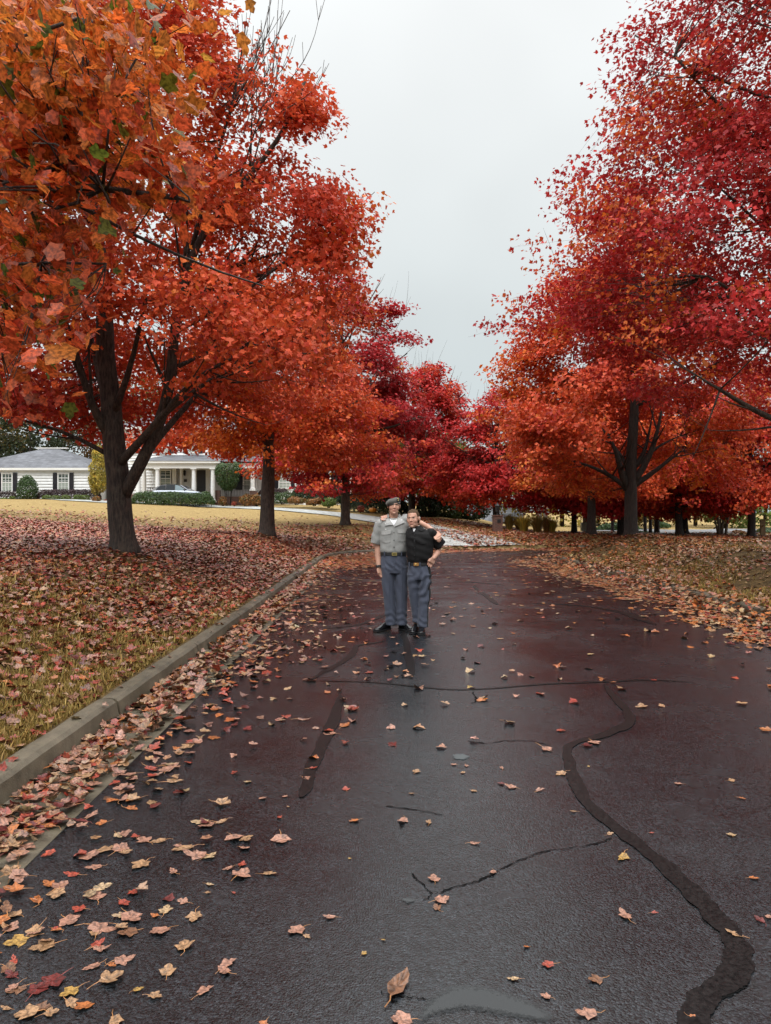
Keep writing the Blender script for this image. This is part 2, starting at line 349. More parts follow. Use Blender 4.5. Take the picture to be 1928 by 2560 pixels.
strip('tar_seal',dd(1305,1478,1345,1530,1372,1553,1345,1575,1290,1593,1235,1605,1220,1618,1230,1650,1240,1690,1270,1740,1330,1790,1400,1840,1470,1900,1530,1960,1580,2020,1600,2060,1595,2100,1560,2130,1520,2160,1500,2212,1490,2260),[.05,.1,.11,.12,.10,.09,.07,.10,.11,.11,.11,.12,.13,.13,.14,.15,.15,.14,.13,.13,.13,.13],M_tar,.005,.06,3)
strip('tar_seal',dd(690,1469,800,1471,900,1483,980,1492,1080,1487,1180,1476,1300,1474,1400,1467,1500,1474),[.03,.05,.06,.05,.05,.07,.07,.08,.03],M_tar,.0045,.12,4)
strip('tar_seal',dd(735,1500,728,1540,700,1600,670,1660,650,1720),[.08,.12,.13,.12,.10],M_tar,.0045,.06,5)
strip('tar_seal',dd(872,1364,880,1400,885,1430,892,1460),[.10,.12,.12,.08],M_tar,.0045,.06,6)
strip('tar_seal',dd(672,1466,710,1445,750,1425,768,1405,765,1392,800,1390,830,1384),[.05,.12,.12,.1,.1,.08,.05],M_tar,.0045,.1,7)
strip('tar_seal',dd(700,1357,770,1352,800,1340,838,1325),[.06,.12,.14,.08],M_tar,.0045,.1,8)
strip('tar_seal',dd(1022,1266,1050,1288,1075,1306),[.14,.16,.14],M_tar,.0045,.08,9)
strip('tar_seal',dd(1140,1303,1250,1306,1320,1316,1370,1330,1420,1350),[.06,.12,.18,.25,.1],M_tar,.0045,.1,10)
strip('tar_seal',dd(980,1256,1030,1258,1090,1264),[.1,.16,.1],M_tar,.0045,.1,11)
strip('crack',dd(1325,1810,1290,1822,1230,1834,1180,1838,1120,1858,1070,1885,1030,1905,985,1915,935,1930,915,1945),.007,M_crack,.003,.9,12,14)
strip('crack',dd(935,1930,905,1900,888,1885),.006,M_crack,.003,.9,13,14)
strip('crack',dd(820,2140,870,2150,920,2158,960,2150),.007,M_crack,.003,.9,14,14)
strip('crack',dd(1190,1612,1150,1600,1100,1600,1050,1606,1010,1600),.010,M_crack,.003,.8,15,14)
strip('crack',dd(1022,1494,1030,1510,1020,1520),.012,M_crack,.003,.9,16,14)
strip('crack',dd(830,1740,900,1748,960,1760),.006,M_crack,.003,.9,17,14)
strip('crack',dd(1610,2130,1560,2160,1530,2150),.006,M_crack,.003,.9,18,14)
strip('crack',dd(1050,1350,1150,1345,1260,1338,1320,1341),.012,M_crack,.003,.8,19,14)
# puddles: thin water films
m,n,l,b=nm('water_film'); b.inputs['Base Color'].default_value=(.012,.013,.014,1); b.inputs['Roughness'].default_value=.05
tq=n.new('ShaderNodeTexCoord'); nb=n.new('ShaderNodeTexNoise'); nb.inputs['Scale'].default_value=50; nb.inputs['Detail'].default_value=3; l.new(tq.outputs['Object'],nb.inputs['Vector']); bump(n,l,b,nb.outputs[0],.10,.004); M_water=m
m,n,l,b=nm('water_film'); b.inputs['Base Color'].default_value=(.012,.013,.014,1); b.inputs['Roughness'].default_value=.07; b.inputs['Specular IOR Level'].default_value=1.0
at_=n.new('ShaderNodeAttribute'); at_.attribute_name='depth'; tq=n.new('ShaderNodeTexCoord'); nb=n.new('ShaderNodeTexNoise'); nb.inputs['Scale'].default_value=70; nb.inputs['Detail'].default_value=6; l.new(tq.outputs['Object'],nb.inputs['Vector']); bump(n,l,b,nb.outputs[0],.08,.003)
sm=n.new('ShaderNodeMath'); sm.operation='MULTIPLY_ADD'; l.new(at_.outputs['Fac'],sm.inputs[0]); sm.inputs[1].default_value=1.0; l.new(nb.outputs[0],sm.inputs[2])
mp=n.new('ShaderNodeMapRange'); mp.inputs[1].default_value=.55; mp.inputs[2].default_value=1.3; l.new(sm.outputs[0],mp.inputs[0])
tr=n.new('ShaderNodeBsdfTransparent'); ms=n.new('ShaderNodeMixShader'); l.new(mp.outputs[0],ms.inputs[0]); l.new(tr.outputs[0],ms.inputs[1]); l.new(b.outputs[0],ms.inputs[2]); l.new(ms.outputs[0],n['Material Output'].inputs[0]); M_water=m
def puddle(pts,seed):
    """a thin film that feathers out between the stones at its rim"""
    rng=np.random.RandomState(seed); p=np.array([gp(*q) for q in pts]); nP=96
    t=np.linspace(0,len(p),nP,endpoint=False); px=np.interp(t,range(len(p)+1),np.r_[p[:,0],p[0,0]]); py=np.interp(t,range(len(p)+1),np.r_[p[:,1],p[0,1]])
    for _ in range(3): px=(np.roll(px,1)+px+np.roll(px,-1))/3; py=(np.roll(py,1)+py+np.roll(py,-1))/3
    bm=bmesh.new(); bm.faces.new([bm.verts.new((a,b_,0)) for a,b_ in zip(px,py)]); bmesh.ops.triangulate(bm,faces=bm.faces); bmesh.ops.subdivide_edges(bm,edges=bm.edges,cuts=5,use_grid_fill=True)
    me=bpy.data.meshes.new('puddle'); bm.to_mesh(me); bm.free(); v=np.array([q.co[:] for q in me.vertices]); ring=np.c_[px,py]
    dd_=np.sqrt(((v[:,None,:2]-ring[None])**2).sum(2)).min(1); sc=max(.02,np.percentile(dd_,80)); v[:,2]=road_top(v[:,0],v[:,1])+.0035
    me.vertices.foreach_set('co',v.astype(np.float32).ravel()); a_=me.attributes.new('depth','FLOAT','POINT'); a_.data.foreach_set('value',np.clip(dd_/sc,0,1).astype(np.float32)); me.materials.append(M_water); me.update()
    return tag(link('puddle',me),kind='structure')
puddle(dd(900,2185,930,2150,985,2122,1050,2128,1110,2145,1170,2172,1210,2200,1180,2212,1090,2196,1010,2180,950,2190,900,2215),1)
puddle(dd(975,1630,1000,1628,1018,1634,1005,1642,980,1640),2)
puddle(dd(858,1940,885,1936,905,1945,880,1952),3)
# drive up to the house and the paved court on the right
def drape(name,pts,wid,mat,h=.03,sub=12,cross=9):
    p=np.array(pts,float); t=np.linspace(0,len(p)-1,(len(p)-1)*sub+1)
    # catmull-rom
    q=[]
    for tt in t:
        i=min(int(tt),len(p)-2); f=tt-i; p0=p[max(i-1,0)];p1=p[i];p2=p[i+1];p3=p[min(i+2,len(p)-1)]
        q.append(.5*((2*p1)+(-p0+p2)*f+(2*p0-5*p1+4*p2-p3)*f*f+(-p0+3*p1-3*p2+p3)*f**3))
    q=np.array(q); w_=np.interp(t,range(len(p)),np.broadcast_to(np.array(wid,float),(len(p),)))
    tg=np.gradient(q,axis=0); tg/=np.linalg.norm(tg,axis=1)[:,None]; nn=np.stack([-tg[:,1],tg[:,0]],1)
    a=np.linspace(-.5,.5,cross); v=q[:,None]+nn[:,None]*(a[None,:,None]*w_[:,None,None]); v=v.reshape(-1,2)
    z=ground(v[:,0],v[:,1])+h; k=cross; nn_=len(q)
    ii=(np.arange(nn_-1)[:,None]*k+np.arange(k-1)[None]).ravel()
    return tag(mesh_np(name,np.c_[v,z],np.stack([ii,ii+1,ii+1+k,ii+k],1).ravel(),4,mat,smooth=True),kind='structure')
M_drive=simple('pale_concrete',(.37,.38,.36),.6,.3,var=.25,scale=2.5,bmp=.3)
drape('driveway',[(4.6,36.2),(3.6,38.6),(2.2,42.5),(.2,47.5),(-3.0,53),(-8,57.6),(-15,59.6),(-26,60.2),(-46,60.4)],[4.2,3.6,3.3,3.1,3.0,2.9,2.9,2.6,2.6],M_drive,.05)
drape('paved_court',[(15.5,52),(19,53.5),(24,54),(34,54)],[5,9,11,11],simple('grey_paving',(.20,.20,.21),.4,.5,var=.3,scale=1.2),.05)
# ------------------------------------------------------------------ trees
LOBED=np.array([(0,-.36),(.25,-.37),(.31,-.17),(.49,.10),(.36,.18),(.21,.19),(.23,.38),(0,.60),(-.23,.38),(-.21,.19),(-.36,.18),(-.49,.10),(-.31,-.17),(-.25,-.37),(0,0)],float)
SIMPLE=np.array([(0,-.4),(.40,-.14),(.50,.14),(.17,.20),(0,.62),(-.17,.20),(-.50,.14),(-.40,-.14)],float)
KITE=np.array([(0,-.45),(.46,.06),(0,.6),(-.46,.06)],float)
def fan_c(k): return [(k,i,(i+1)%k) for i in range(k)]
TPL={'lobed':(LOBED,fan_c(14)),'simple':(SIMPLE,[(0,1,3),(1,2,3),(0,3,4),(0,4,5),(0,5,7),(5,6,7)]),'kite':(KITE,[(0,1,2),(0,2,3)])}
def leaf_batch(name,C,X,Nn,size,col,tpl,mat,parent=None,curl=.25,rng=None):
    """C centres, X leaf axis (towards the tip), Nn face normal"""
    T,F=TPL[tpl]; n=len(C); k=len(T)
    X=X/(np.linalg.norm(X,axis=1)[:,None]+1e-9); B=np.cross(Nn,X); B/=np.linalg.norm(B,axis=1)[:,None]+1e-9; Z=np.cross(X,B)
    rng=rng or np.random.RandomState(0)
    cu=curl*rng.uniform(-1,1.0,n); fo=curl*rng.uniform(-.3,1.4,n)
    tx=T[None,:,0]*rng.uniform(.85,1.15,n)[:,None]; ty=T[None,:,1]
    z=-cu[:,None]*ty**2+fo[:,None]*np.abs(tx)*.8
    v=C[:,None]+size[:,None,None]*(tx[...,None]*B[:,None]+ty[...,None]*X[:,None]+z[...,None]*Z[:,None])
    f=(np.arange(n)[:,None,None]*k+np.array(F)[None]).reshape(-1)
    return mesh_np(name,v.reshape(-1,3),f,3,mat,np.repeat(col,k,0),parent=parent)
def waves(rng,k=7,f=(.25,1.0)):
    K=rng.normal(0,1,(k,3)); K/=np.linalg.norm(K,axis=1)[:,None]; K*=rng.uniform(f[0],f[1],k)[:,None]*2*math.pi; ph=rng.uniform(0,6.28,k)
    return lambda p: np.sin(p@K.T+ph).sum(1)/math.sqrt(k)*1.2
PALS={ # linear base colours
 'red':[(0.482,0.056,0.029),(0.560,0.076,0.031),(0.627,0.113,0.033),(0.403,0.039,0.029)],
 'crimson':[(0.482,0.032,0.029),(0.526,0.043,0.037),(0.358,0.024,0.029),(0.582,0.071,0.035)],
 'orange':[(0.672,0.184,0.031),(0.627,0.113,0.031),(0.538,0.070,0.029),(0.717,0.259,0.044)],
 'deep':[(0.403,0.028,0.035),(0.470,0.037,0.037),(0.314,0.019,0.029),(0.515,0.056,0.033)],
 'gold':[(.72,.27,.04),(.68,.19,.035),(.64,.13,.03),(.70,.38,.06)],
 'olive':[(.16,.12,.03),(.22,.15,.035),(.10,.09,.03),(.28,.16,.04)],
 'brown':[(.16,.08,.03),(.10,.07,.03),(.22,.11,.035),(.07,.06,.03)],
 'pine':[(.035,.05,.022),(.05,.065,.03),(.028,.04,.02),(.07,.07,.03)],
 'yellow':[(.52,.36,.05),(.38,.30,.05),(.25,.22,.05),(.58,.42,.08)],
 'green':[(.045,.085,.022),(.06,.105,.03),(.03,.06,.018),(.08,.12,.035)],
 'dkgreen':[(.022,.04,.016),(.03,.055,.02),(.016,.03,.012),(.04,.06,.022)],
 'purple':[(.05,.028,.032),(.07,.04,.04),(.035,.022,.026),(.08,.05,.045)],
 'lime':[(.10,.15,.03),(.13,.18,.04),(.07,.11,.025),(.16,.2,.05)],
 'rust':[(.22,.10,.03),(.30,.13,.03),(.16,.08,.03),(.14,.12,.03)],
 'redshrub':[(.35,.04,.03),(.28,.06,.03),(.2,.08,.03),(.4,.05,.03)]}
def pick_col(rng,pal,n,tone,jit=.16):
    """tone in [0,1] walks through the palette; per-leaf jitter"""
    p=np.array(pal); t=np.clip(tone+rng.normal(0,.16,n),0,.999)*(len(p)-1); i=t.astype(int); f=(t-i)[:,None]
    c=p[i]*(1-f)+p[np.minimum(i+1,len(p)-1)]*f
    return np.clip(c*rng.lognormal(0,jit,n)[:,None]*(1+rng.normal(0,.06,(n,3))),.004,.9)
def tubes_np(paths,rads,k):
    """paths (N,S,3), rads (N,S) -> verts, quads"""
    N_,S_,_=paths.shape
    t=np.gradient(paths,axis=1); t/=np.linalg.norm(t,axis=2)[...,None]+1e-9
    up=np.where(np.abs(t[:,:1,2:3])<.85,np.array([0,0,1.]),np.array([0,1.,0])); a=np.cross(t,np.broadcast_to(up,t.shape)); a/=np.linalg.norm(a,axis=2)[...,None]+1e-9; b=np.cross(t,a)
    th=np.arange(k)*2*math.pi/k
    v=paths[:,:,None]+rads[:,:,None,None]*(np.cos(th)[None,None,:,None]*a[:,:,None]+np.sin(th)[None,None,:,None]*b[:,:,None])
    base=(np.arange(N_)*S_*k)[:,None,None]; i=np.arange(S_-1)[None,:,None]; j=np.arange(k)[None,None,:]
    f=np.stack([base+i*k+j,base+i*k+(j+1)%k,base+(i+1)*k+(j+1)%k,base+(i+1)*k+j],-1).reshape(-1)
    return v.reshape(-1,3),f
def bez(p0,p1,p2,n):
    t=np.linspace(0,1,n)[:,None]; return (1-t)**2*np.array(p0)+2*t*(1-t)*np.array(p1)+t*t*np.array(p2)
def make_tree(label,x,y,H,env,z0,tr,pal,seed,ncl,lpc,lsize,tpl='kite',limbs=12,trunk=None,man=(),clr=(.55,.22),second='red',mixw=.35,cat='tree',name='maple_tree',
              group='red and orange maples lining the drive',bare=0,barkm=None,leafm=None,twk=3,clip=None,fork=.72,bottom_open=.0,gap=.35,tone_f=(.08,.3),limb_z=(.35,.8),thick=1.0,kt=12,extra=None,green=0,el=(12,62),bough=8,bscale=1.05):
    rng=np.random.RandomState(seed); g=gz(x,y); base=np.array([x,y,g])
    root=thing(name,(x,y,g),label,cat,group)
    W1=waves(rng,6,(.12,.45)); W2=waves(rng,8,tone_f); W3=waves(rng,8,(.2,.55))
    ez=[e[0] for e in env]; er=[e[1] for e in env]
    def rad(p):
        zr=p[:,2]-g; return np.interp(zr,ez,er)
    # trunk
    if trunk is None:
        hs_=np.linspace(0,H*.9,9); wob=rng.normal(0,.05*tr/.25,(9,2)).cumsum(0)*.6; wob-=wob[0]
        tp=np.c_[x+wob[:,0],y+wob[:,1],g+hs_]
    else: tp=np.array([tuple(q) for q in trunk],float)
    # resample the trunk
    sl_=np.r_[0,np.cumsum(np.linalg.norm(np.diff(tp,axis=0),axis=1))]; nT=26; q=np.linspace(0,sl_[-1],nT); tp=np.stack([np.interp(q,sl_,tp[:,i]) for i in range(3)],1)
    tz=(tp[:,2]-g)/H
    trd=tr*np.clip(1-.62*np.clip(tz/.55,0,1)-.3*np.clip((tz-.55)/.4,0,1),.05,1)*(1+.0*tz)
    
    tb=MB(); tp0=tp.copy(); tp0[0,2]-=.25
    # trunk with fine rings near the ground for the root flare
    q2=np.r_[np.linspace(0,.6,9),np.linspace(.75,sl_[-1],34)]; t2=np.stack([np.interp(q2,q,tp[:,i]) for i in range(3)],1); t2[0,2]-=.2
    r2=tr*np.clip(1-.5*np.clip((q2/H)/.5,0,1)-.42*np.clip((q2/H-.5)/.4,0,1),.05,1); r2=r2*(1+.32*np.exp(-q2/.12))
    k=kt+4; th=np.arange(k)*2*math.pi/k; ph=rng.uniform(0,6.28)
    flare=np.exp(-q2/.2)[:,None]*.2*np.sin(5*th+ph)[None]+.05*np.sin(3*th[None]+q2[:,None]*1.3+ph)+.035*np.sin(7*th[None]+q2[:,None]*3)
    rings=[[(c[0]+r*(1+fl)*math.cos(a),c[1]+r*(1+fl)*math.sin(a),c[2]) for a,fl in zip(th,fr)] for c,r,fr in zip(t2,r2,flare)]
    tb.loft(rings)
    tro=tb.build('trunk',barkm or M_bark,root,smooth=True)
    sk_p=[];sk_r=[]
    lb=MB()
    paths=[]
    for mpts,mr in man:
        mp=np.array([tuple(q_) for q_ in mpts],float); s_=np.r_[0,np.cumsum(np.linalg.norm(np.diff(mp,axis=0),axis=1))]; nn=max(8,int(s_[-1]/.35)); qq=np.linspace(0,s_[-1],nn)
        pth=np.stack([np.interp(qq,s_,mp[:,i]) for i in range(3)],1)
        for _ in range(3): pth[1:-1]=(pth[:-2]+2*pth[1:-1]+pth[2:])/4
        paths.append((pth,np.linspace(mr,mr*.22,nn)))
    for i in range(limbs):
        f=(i+.5)/limbs; zi=(limb_z[0]+(limb_z[1]-limb_z[0])*f)*H*.9; j=int(np.clip(np.interp(zi,tp[:,2]-g,range(nT)),0,nT-1)); s0=tp[j]
        az=i*2.399+rng.uniform(-.4,.4); ele=R(el[0]+(el[1]-el[0])*f+rng.uniform(-8,8))
        # march to the envelope
        d_=np.array([math.cos(az)*math.cos(ele),math.sin(az)*math.cos(ele),math.sin(ele)]); Lm=.6
        for Lm in np.arange(.6,9,.2):
            pe=s0+d_*Lm
            if math.hypot(pe[0]-x,pe[1]-y)>.86*np.interp(pe[2]-g,ez,er) or pe[2]-g>H*.95: break
        pe=s0+d_*Lm; mid=s0+d_*Lm*.5+np.array([0,0,-.10*Lm if ele<.6 else .0])+rng.normal(0,.12,3)
        nn=max(7,int(Lm/.4)); r0=max(.02,trd[j]*rng.uniform(.36,.55))
        paths.append((bez(s0,mid,pe,nn)+np.c_[np.zeros((nn,3))],np.linspace(r0,r0*.25+.004,nn)))
    nb0=len(paths)
    for pth,rd in list(paths):
        nn=len(pth)
        for q_ in range(max(2,int(nn*.45))):
            j=rng.randint(int(nn*.25),nn-1); s0=pth[j]; t_=pth[min(j+1,nn-1)]-pth[j-1]; t_/=np.linalg.norm(t_)+1e-9
            thin=rd[0]<.012; d_=t_+rng.normal(0,.3 if thin else .65,3)+(np.array([0,0,.35]) if thin else 0); d_/=np.linalg.norm(d_); Ls=rng.uniform(.2,.6) if thin else rng.uniform(.7,1.9)
            pe=s0+d_*Ls+np.array([0,0,.15*Ls]); n2=6
            r0=rd[j]*rng.uniform(.4,.65); r1_=.003 if thin else .006; paths.append((bez(s0,s0+d_*Ls*.5,pe,n2),np.linspace(max(r0,r1_),r1_,n2)))
    for pth,rd in paths:
        rd=np.maximum(rd*thick,(.0042 if rd[0]<.012 else .005)*thick); kk=8 if rd[0]>.06 else 5
        lb.tube(pth,rd,kk); sk_p.append(pth); sk_r.append(rd)
    up=tp[:,2]-g>z0*.8; sk_p.append(tp[up]); sk_r.append(trd[up])
    SP=np.concatenate(sk_p); SR=np.concatenate(sk_r)
    # leaf clusters through the crown's volume
    def sample(m_,pw,shrink=1.0,inset=0.0):
        o_=[];need=m_
        while need>0:
            c=rng.uniform(-1,1,(need*6,3)); rm=max(er); p=np.c_[x+c[:,0]*rm,y+c[:,1]*rm,g+z0+(c[:,2]+1)/2*(H-z0)]
            rr=np.hypot(p[:,0]-x,p[:,1]-y); re=np.maximum(rad(p)*(1+.12*W1(p))*shrink-inset,.25); u=rr/np.maximum(re,.01)
            ok=(u<1)&(rng.uniform(0,1,len(p))<.2+.8*u**pw)
            if clip is not None: ok&=clip(p)
            p=p[ok][:need]; o_.append(p); need-=len(p)
        return np.concatenate(o_)
    # foliage hangs in boughs (flat sprays of a metre or two), with some loose clusters between
    nbg=max(6,int(ncl/bough)); BC=sample(nbg,1.3,1.0,.62*bscale); bs_=rng.uniform(.65,1.25,nbg)*bscale
    nb_=int(ncl*.89); wb=bs_**2/np.sum(bs_**2); bi=rng.choice(nbg,nb_,p=wb); d_=rng.normal(0,1,(nb_,3)); d_/=np.linalg.norm(d_,axis=1)[:,None]; d_*=rng.uniform(0,1,(nb_,1))**.45
    o2=BC-np.array([x,y,0]); o2[:,2]=0; rl=np.linalg.norm(o2,axis=1)[:,None]; droop=-.18*np.linalg.norm(d_[:,:2],axis=1)**2
    Cb=BC[bi]+d_*np.array([1,1,.5])*bs_[bi][:,None]; Cb[:,2]+=droop*bs_[bi]
    Cc=np.concatenate([Cb,sample(ncl-nb_,1.2,.9)])
    if clip is not None: Cc=Cc[clip(Cc)]
    if extra is not None: Cc=np.concatenate([Cc,extra])
    # twigs
    d2=((Cc[:,None]-SP[None])**2).sum(2) if len(Cc)*len(SP)<6e6 else None
    if d2 is None:
        near=np.concatenate([(((c[:,None]-SP[None])**2).sum(2)+np.where(SP[None,:,2]>c[:,None,2]+.2,1.5,0)).argmin(1) for c in np.array_split(Cc,12)])
    else: near=(d2+np.where(SP[None,:,2]>Cc[:,None,2]+.2,1.5,0)).argmin(1)
    s0=SP[near]; mid=(s0+Cc)/2+rng.normal(0,.1,Cc.shape)+np.array([0,0,-.05]); t=np.linspace(0,1,5)[None,:,None]
    tw=(1-t)**2*s0[:,None]+2*t*(1-t)*mid[:,None]+t*t*(Cc+(Cc-s0)*.12)[:,None]
    r0=np.minimum(SR[near]*.6,.014*thick)
    trw=r0[:,None]*np.linspace(1,.3,5)[None]
    P_=[tw];Rr=[trw]
    if bare:   # leafless shoots rising past the top of the crown
        src=Cc[(Cc[:,2]-g>H*.68)]; src=src[rng.randint(0,len(src),bare)]
        o=src-np.array([x,y,g+H*.55]); o/=np.linalg.norm(o,axis=1)[:,None]; o=o*.45+np.array([0,0,1.])+rng.normal(0,.22,o.shape); Lb=rng.uniform(.5,1.5,bare)[:,None]
        e_=src+o*Lb; m_=(src+e_)/2+rng.normal(0,.06,src.shape)
        P_.append((1-t)**2*src[:,None]+2*t*(1-t)*m_[:,None]+t*t*e_[:,None]); Rr.append(np.full((bare,1),.009*thick)*np.linspace(1,.3,5)[None])
    v,f=tubes_np(np.concatenate(P_),np.concatenate(Rr),twk)
    lb.add(v,f.reshape(-1,4)); lb.build('limbs',barkm or M_bark,root,smooth=True)
    # leaves
    n=len(Cc)*lpc; ci=np.repeat(np.arange(len(Cc)),lpc)
    off=rng.normal(0,1,(n,3)); off/=np.linalg.norm(off,axis=1)[:,None]; off*=rng.uniform(0,1,(n,1))**.42*1.35*np.array([clr[0],clr[0],clr[1]*1.2])
    C=Cc[ci]+off
    # some leaves sit along the twigs
    on=rng.uniform(0,1,n)<.22; tt=rng.uniform(.35,1,n)[:,None]; C=np.where(on[:,None],(1-tt)*s0[ci]+tt*Cc[ci]+off*.45,C)
    outw=C-np.array([x,y,g+z0+(H-z0)*.35]); outw/=np.linalg.norm(outw,axis=1)[:,None]+1e-9
    Nn=outw*.5+np.array([0,0,.75])+rng.normal(0,.55,(n,3)); Nn/=np.linalg.norm(Nn,axis=1)[:,None]
    X=outw*np.array([1,1,.2])+rng.normal(0,.8,(n,3))+np.array([0,0,-.55]); X-=Nn*(X*Nn).sum(1)[:,None]
    tone=np.clip(.45+.28*W2(Cc)[ci],0,1)
    col=pick_col(rng,PALS[pal],n,tone)
    sec=(W2(Cc[:,[1,2,0]]+7.3)>(1.2-2.4*mixw))[ci]&(rng.uniform(0,1,n)<.8)
    col=np.where(sec[:,None],pick_col(rng,PALS[second],n,tone),col)
    if green:
        gsel=rng.uniform(0,1,n)<green; col=np.where(gsel[:,None],pick_col(rng,[(.16,.15,.02),(.10,.13,.02),(.30,.22,.03)],n,tone),col)
    leaf_batch('crown',C,X,Nn,lsize*rng.lognormal(0,.22,n),col,tpl,leafm or M_leaf,root,.3,rng)
    return root
# the large maple on the left bank
def pp(Y,*a): return [P(a[i],a[i+1],Y+(a[i+2] if False else 0)) for i in range(0,len(a),2)]
def dpath(*a): return [D(a[i],a[i+1],a[i+2]) for i in range(0,len(a),3)]
gT1=gz(-4.74,14)
T1trunk=[(-4.74,14,gT1)]+dpath(258,1100,14,256,1040,14,247,980,14,243,930,14,240,870,14.05,228,760,14.1,226,640,14.1,205,480,14.2,180,320,14.3,170,120,14.3,165,-120,14.3)
man=[(dpath(262,1080,14,282,1040,13.9,315,985,13.8,340,930,13.7,368,860,13.6,374,740,13.6,385,640,13.5,415,540,13.4,470,450,13.3,560,360,13.2,640,250,13.1,660,170,13.0),.125),
 (dpath(300,1000,13.9,325,968,13.9,352,935,14.1,380,900,14.4,420,860,14.8,470,800,15.2,540,730,15.5,600,700,15.8),.075),
 (dpath(250,1010,14,275,985,13.8,300,955,13.6,330,925,13.4,360,890,13.2,400,830,12.9,450,790,12.6,540,760,12.4),.085),
 (dpath(246,960,14,215,925,13.9,196,880,13.8,180,820,13.6,160,740,13.4,120,640,13.2,90,520,13.0),.09),
 (dpath(248,990,14,205,965,14,170,945,13.9,130,925,13.7,80,912,13.5,20,905,13.2,-60,880,13),.05),
 (dpath(243,920,14,230,880,14.2,212,800,14.6,190,700,15,170,600,15.4,150,480,15.8),.075),
 (dpath(243,900,14,262,860,13.8,285,790,13.6,300,720,13.4,312,660,13.2,330,560,13),.07),
 (dpath(350,900,13.7,420,840,13.3,500,790,13,600,770,12.8,690,760,12.7),.05),
 (dpath(374,720,13.6,430,690,13.5,520,640,13.4,620,560,13.3,680,515,13.2,720,500,13.2),.055),
 (dpath(385,620,13.5,450,600,13.9,540,560,14.4,640,540,14.9,690,530,15.3),.05),
 (dpath(415,540,13.4,440,430,13.4,480,300,13.3,510,200,13.2,530,60,13.2),.05)]
rb_=np.random.RandomState(12)
for _ in range(34):
    u0,v0=rb_.uniform(480,600),rb_.uniform(150,290); t_=rb_.uniform(.45,1); u1=u0+rb_.uniform(-5,120)*t_; v1=v0-rb_.uniform(90,250)*t_; Y_=rb_.uniform(12.4,14)
    man.append((dpath(u0,v0,Y_,u0+(u1-u0)*.55,v0+(v1-v0)*.28,Y_,u0+(u1-u0)*.88,v0+(v1-v0)*.62,Y_,u1,v1,Y_),.0105))
rs_=np.random.RandomState(6); exT1=np.array([tuple(D(u_+rs_.normal(0,su),v_+rs_.normal(0,sv),13.2+rs_.normal(0,.7))) for u_,v_,su,sv,n_ in ((720,480,38,22,26),(690,430,30,16,16),(660,250,26,16,16),(640,215,16,12,8),(700,545,30,14,16),(460,170,32,60,30),(400,60,40,60,24)) for _ in range(n_)])
make_tree('large red maple with a thick forked trunk on the near left bank beside the kerb',-4.74,14,13.2,[(1.9,2.2),(2.6,4.2),(3.4,4.7),(5.2,4.3),(6.2,4.3),(6.9,4.4),(7.3,3.3),(8.2,3.4),(8.9,2.9),(9.8,2.2),(11,1.9),(12.4,1.4),(13.2,.5)],2.15,.225,'red',11,1050,76,.086,'simple',limbs=9,trunk=T1trunk,man=man,clr=(.42,.17),second='orange',mixw=.28,bare=120,limb_z=(.38,.85),gap=.55,kt=16,extra=exT1,clip=lambda p:~((p[:,1]<14.3)&(np.abs(p[:,0]+4.35)<1.15)&(p[:,2]<4.6))&(p[:,2]>3.1+.35*(p[:,0]>-4.6)))
make_tree('red maple with overhanging boughs whose trunk stands beyond the right edge',8.7,14.2,15.5,[(2.6,4.2),(3.6,5.4),(5.5,5.8),(7.6,5.0),(9.2,4.6),(10.9,4.4),(12.5,3.9),(14,2.9),(15.8,1.0)],3.1,.27,'crimson',23,2350,54,.082,'simple',limbs=20,clr=(.37,.15),second='orange',mixw=.13,bare=70,gap=.25,man=[([(8.65,14.1,3.1),(8.0,13.9,3.0)]+[tuple(P(*q)) for q in ((1990,1075,13.7),(1928,1048,13.6),(1885,1029,13.5),(1853,1010,13.4),(1812,978,13.2),(1760,950,13))],.10),([(8.65,14.1,4.3)]+[tuple(P(*q)) for q in ((1960,850,13.8),(1900,800,13.7),(1840,720,13.5),(1770,690,13.3))],.085),([(8.65,14.1,5.2)]+[tuple(P(*q)) for q in ((1990,640,13.9),(1900,560,13.6),(1800,470,13.3))],.07)])
def zp5(*a): return [tuple(P(1400+a[i]/3.155,950+a[i+1]/3.155,a[i+2])) for i in range(0,len(a),3)]
manR2=[(zp5(525,850,27,490,800,27,380,745,26.8,210,660,26.5,90,640,26.2),.085),(zp5(530,860,27,500,790,26.9,462,640,26.7,452,550,26.7,380,420,26.6,330,380,26.6),.12),(zp5(545,860,27,580,825,27,700,760,26.8,850,640,26.6,960,560,26.4),.10),(zp5(550,850,27,585,780,26.9,670,700,26.8,735,550,26.7,790,330,26.6,810,200,26.5),.12),(zp5(545,740,27,590,680,27,670,600,26.9,690,480,26.9,720,330,27),.09),(zp5(530,700,27,500,600,27.1,440,560,27.3,380,420,27.5),.07),(zp5(560,720,27.1,700,580,27.4,800,500,27.6,950,440,27.8),.07)]
make_tree('red maple with a many-limbed dark trunk on the right lawn mound',8.6,27,12.6,[(1.9,3.4),(2.6,4.8),(4.4,4.9),(6.3,4.4),(7.6,3.9),(9.6,3.1),(11.2,1.9),(12.6,.5)],2.0,.235,'red',31,1000,74,.115,'kite',limbs=16,clr=(.5,.19),second='orange',mixw=.42,bare=60,barkm=M_bark2,man=manR2,limb_z=(.42,.8),thick=1.25,gap=.35,el=(24,68),clip=lambda p:~((p[:,1]<27.6)&(p[:,2]<5.2)&(np.abs(p[:,0]-8.8)<2.3)))
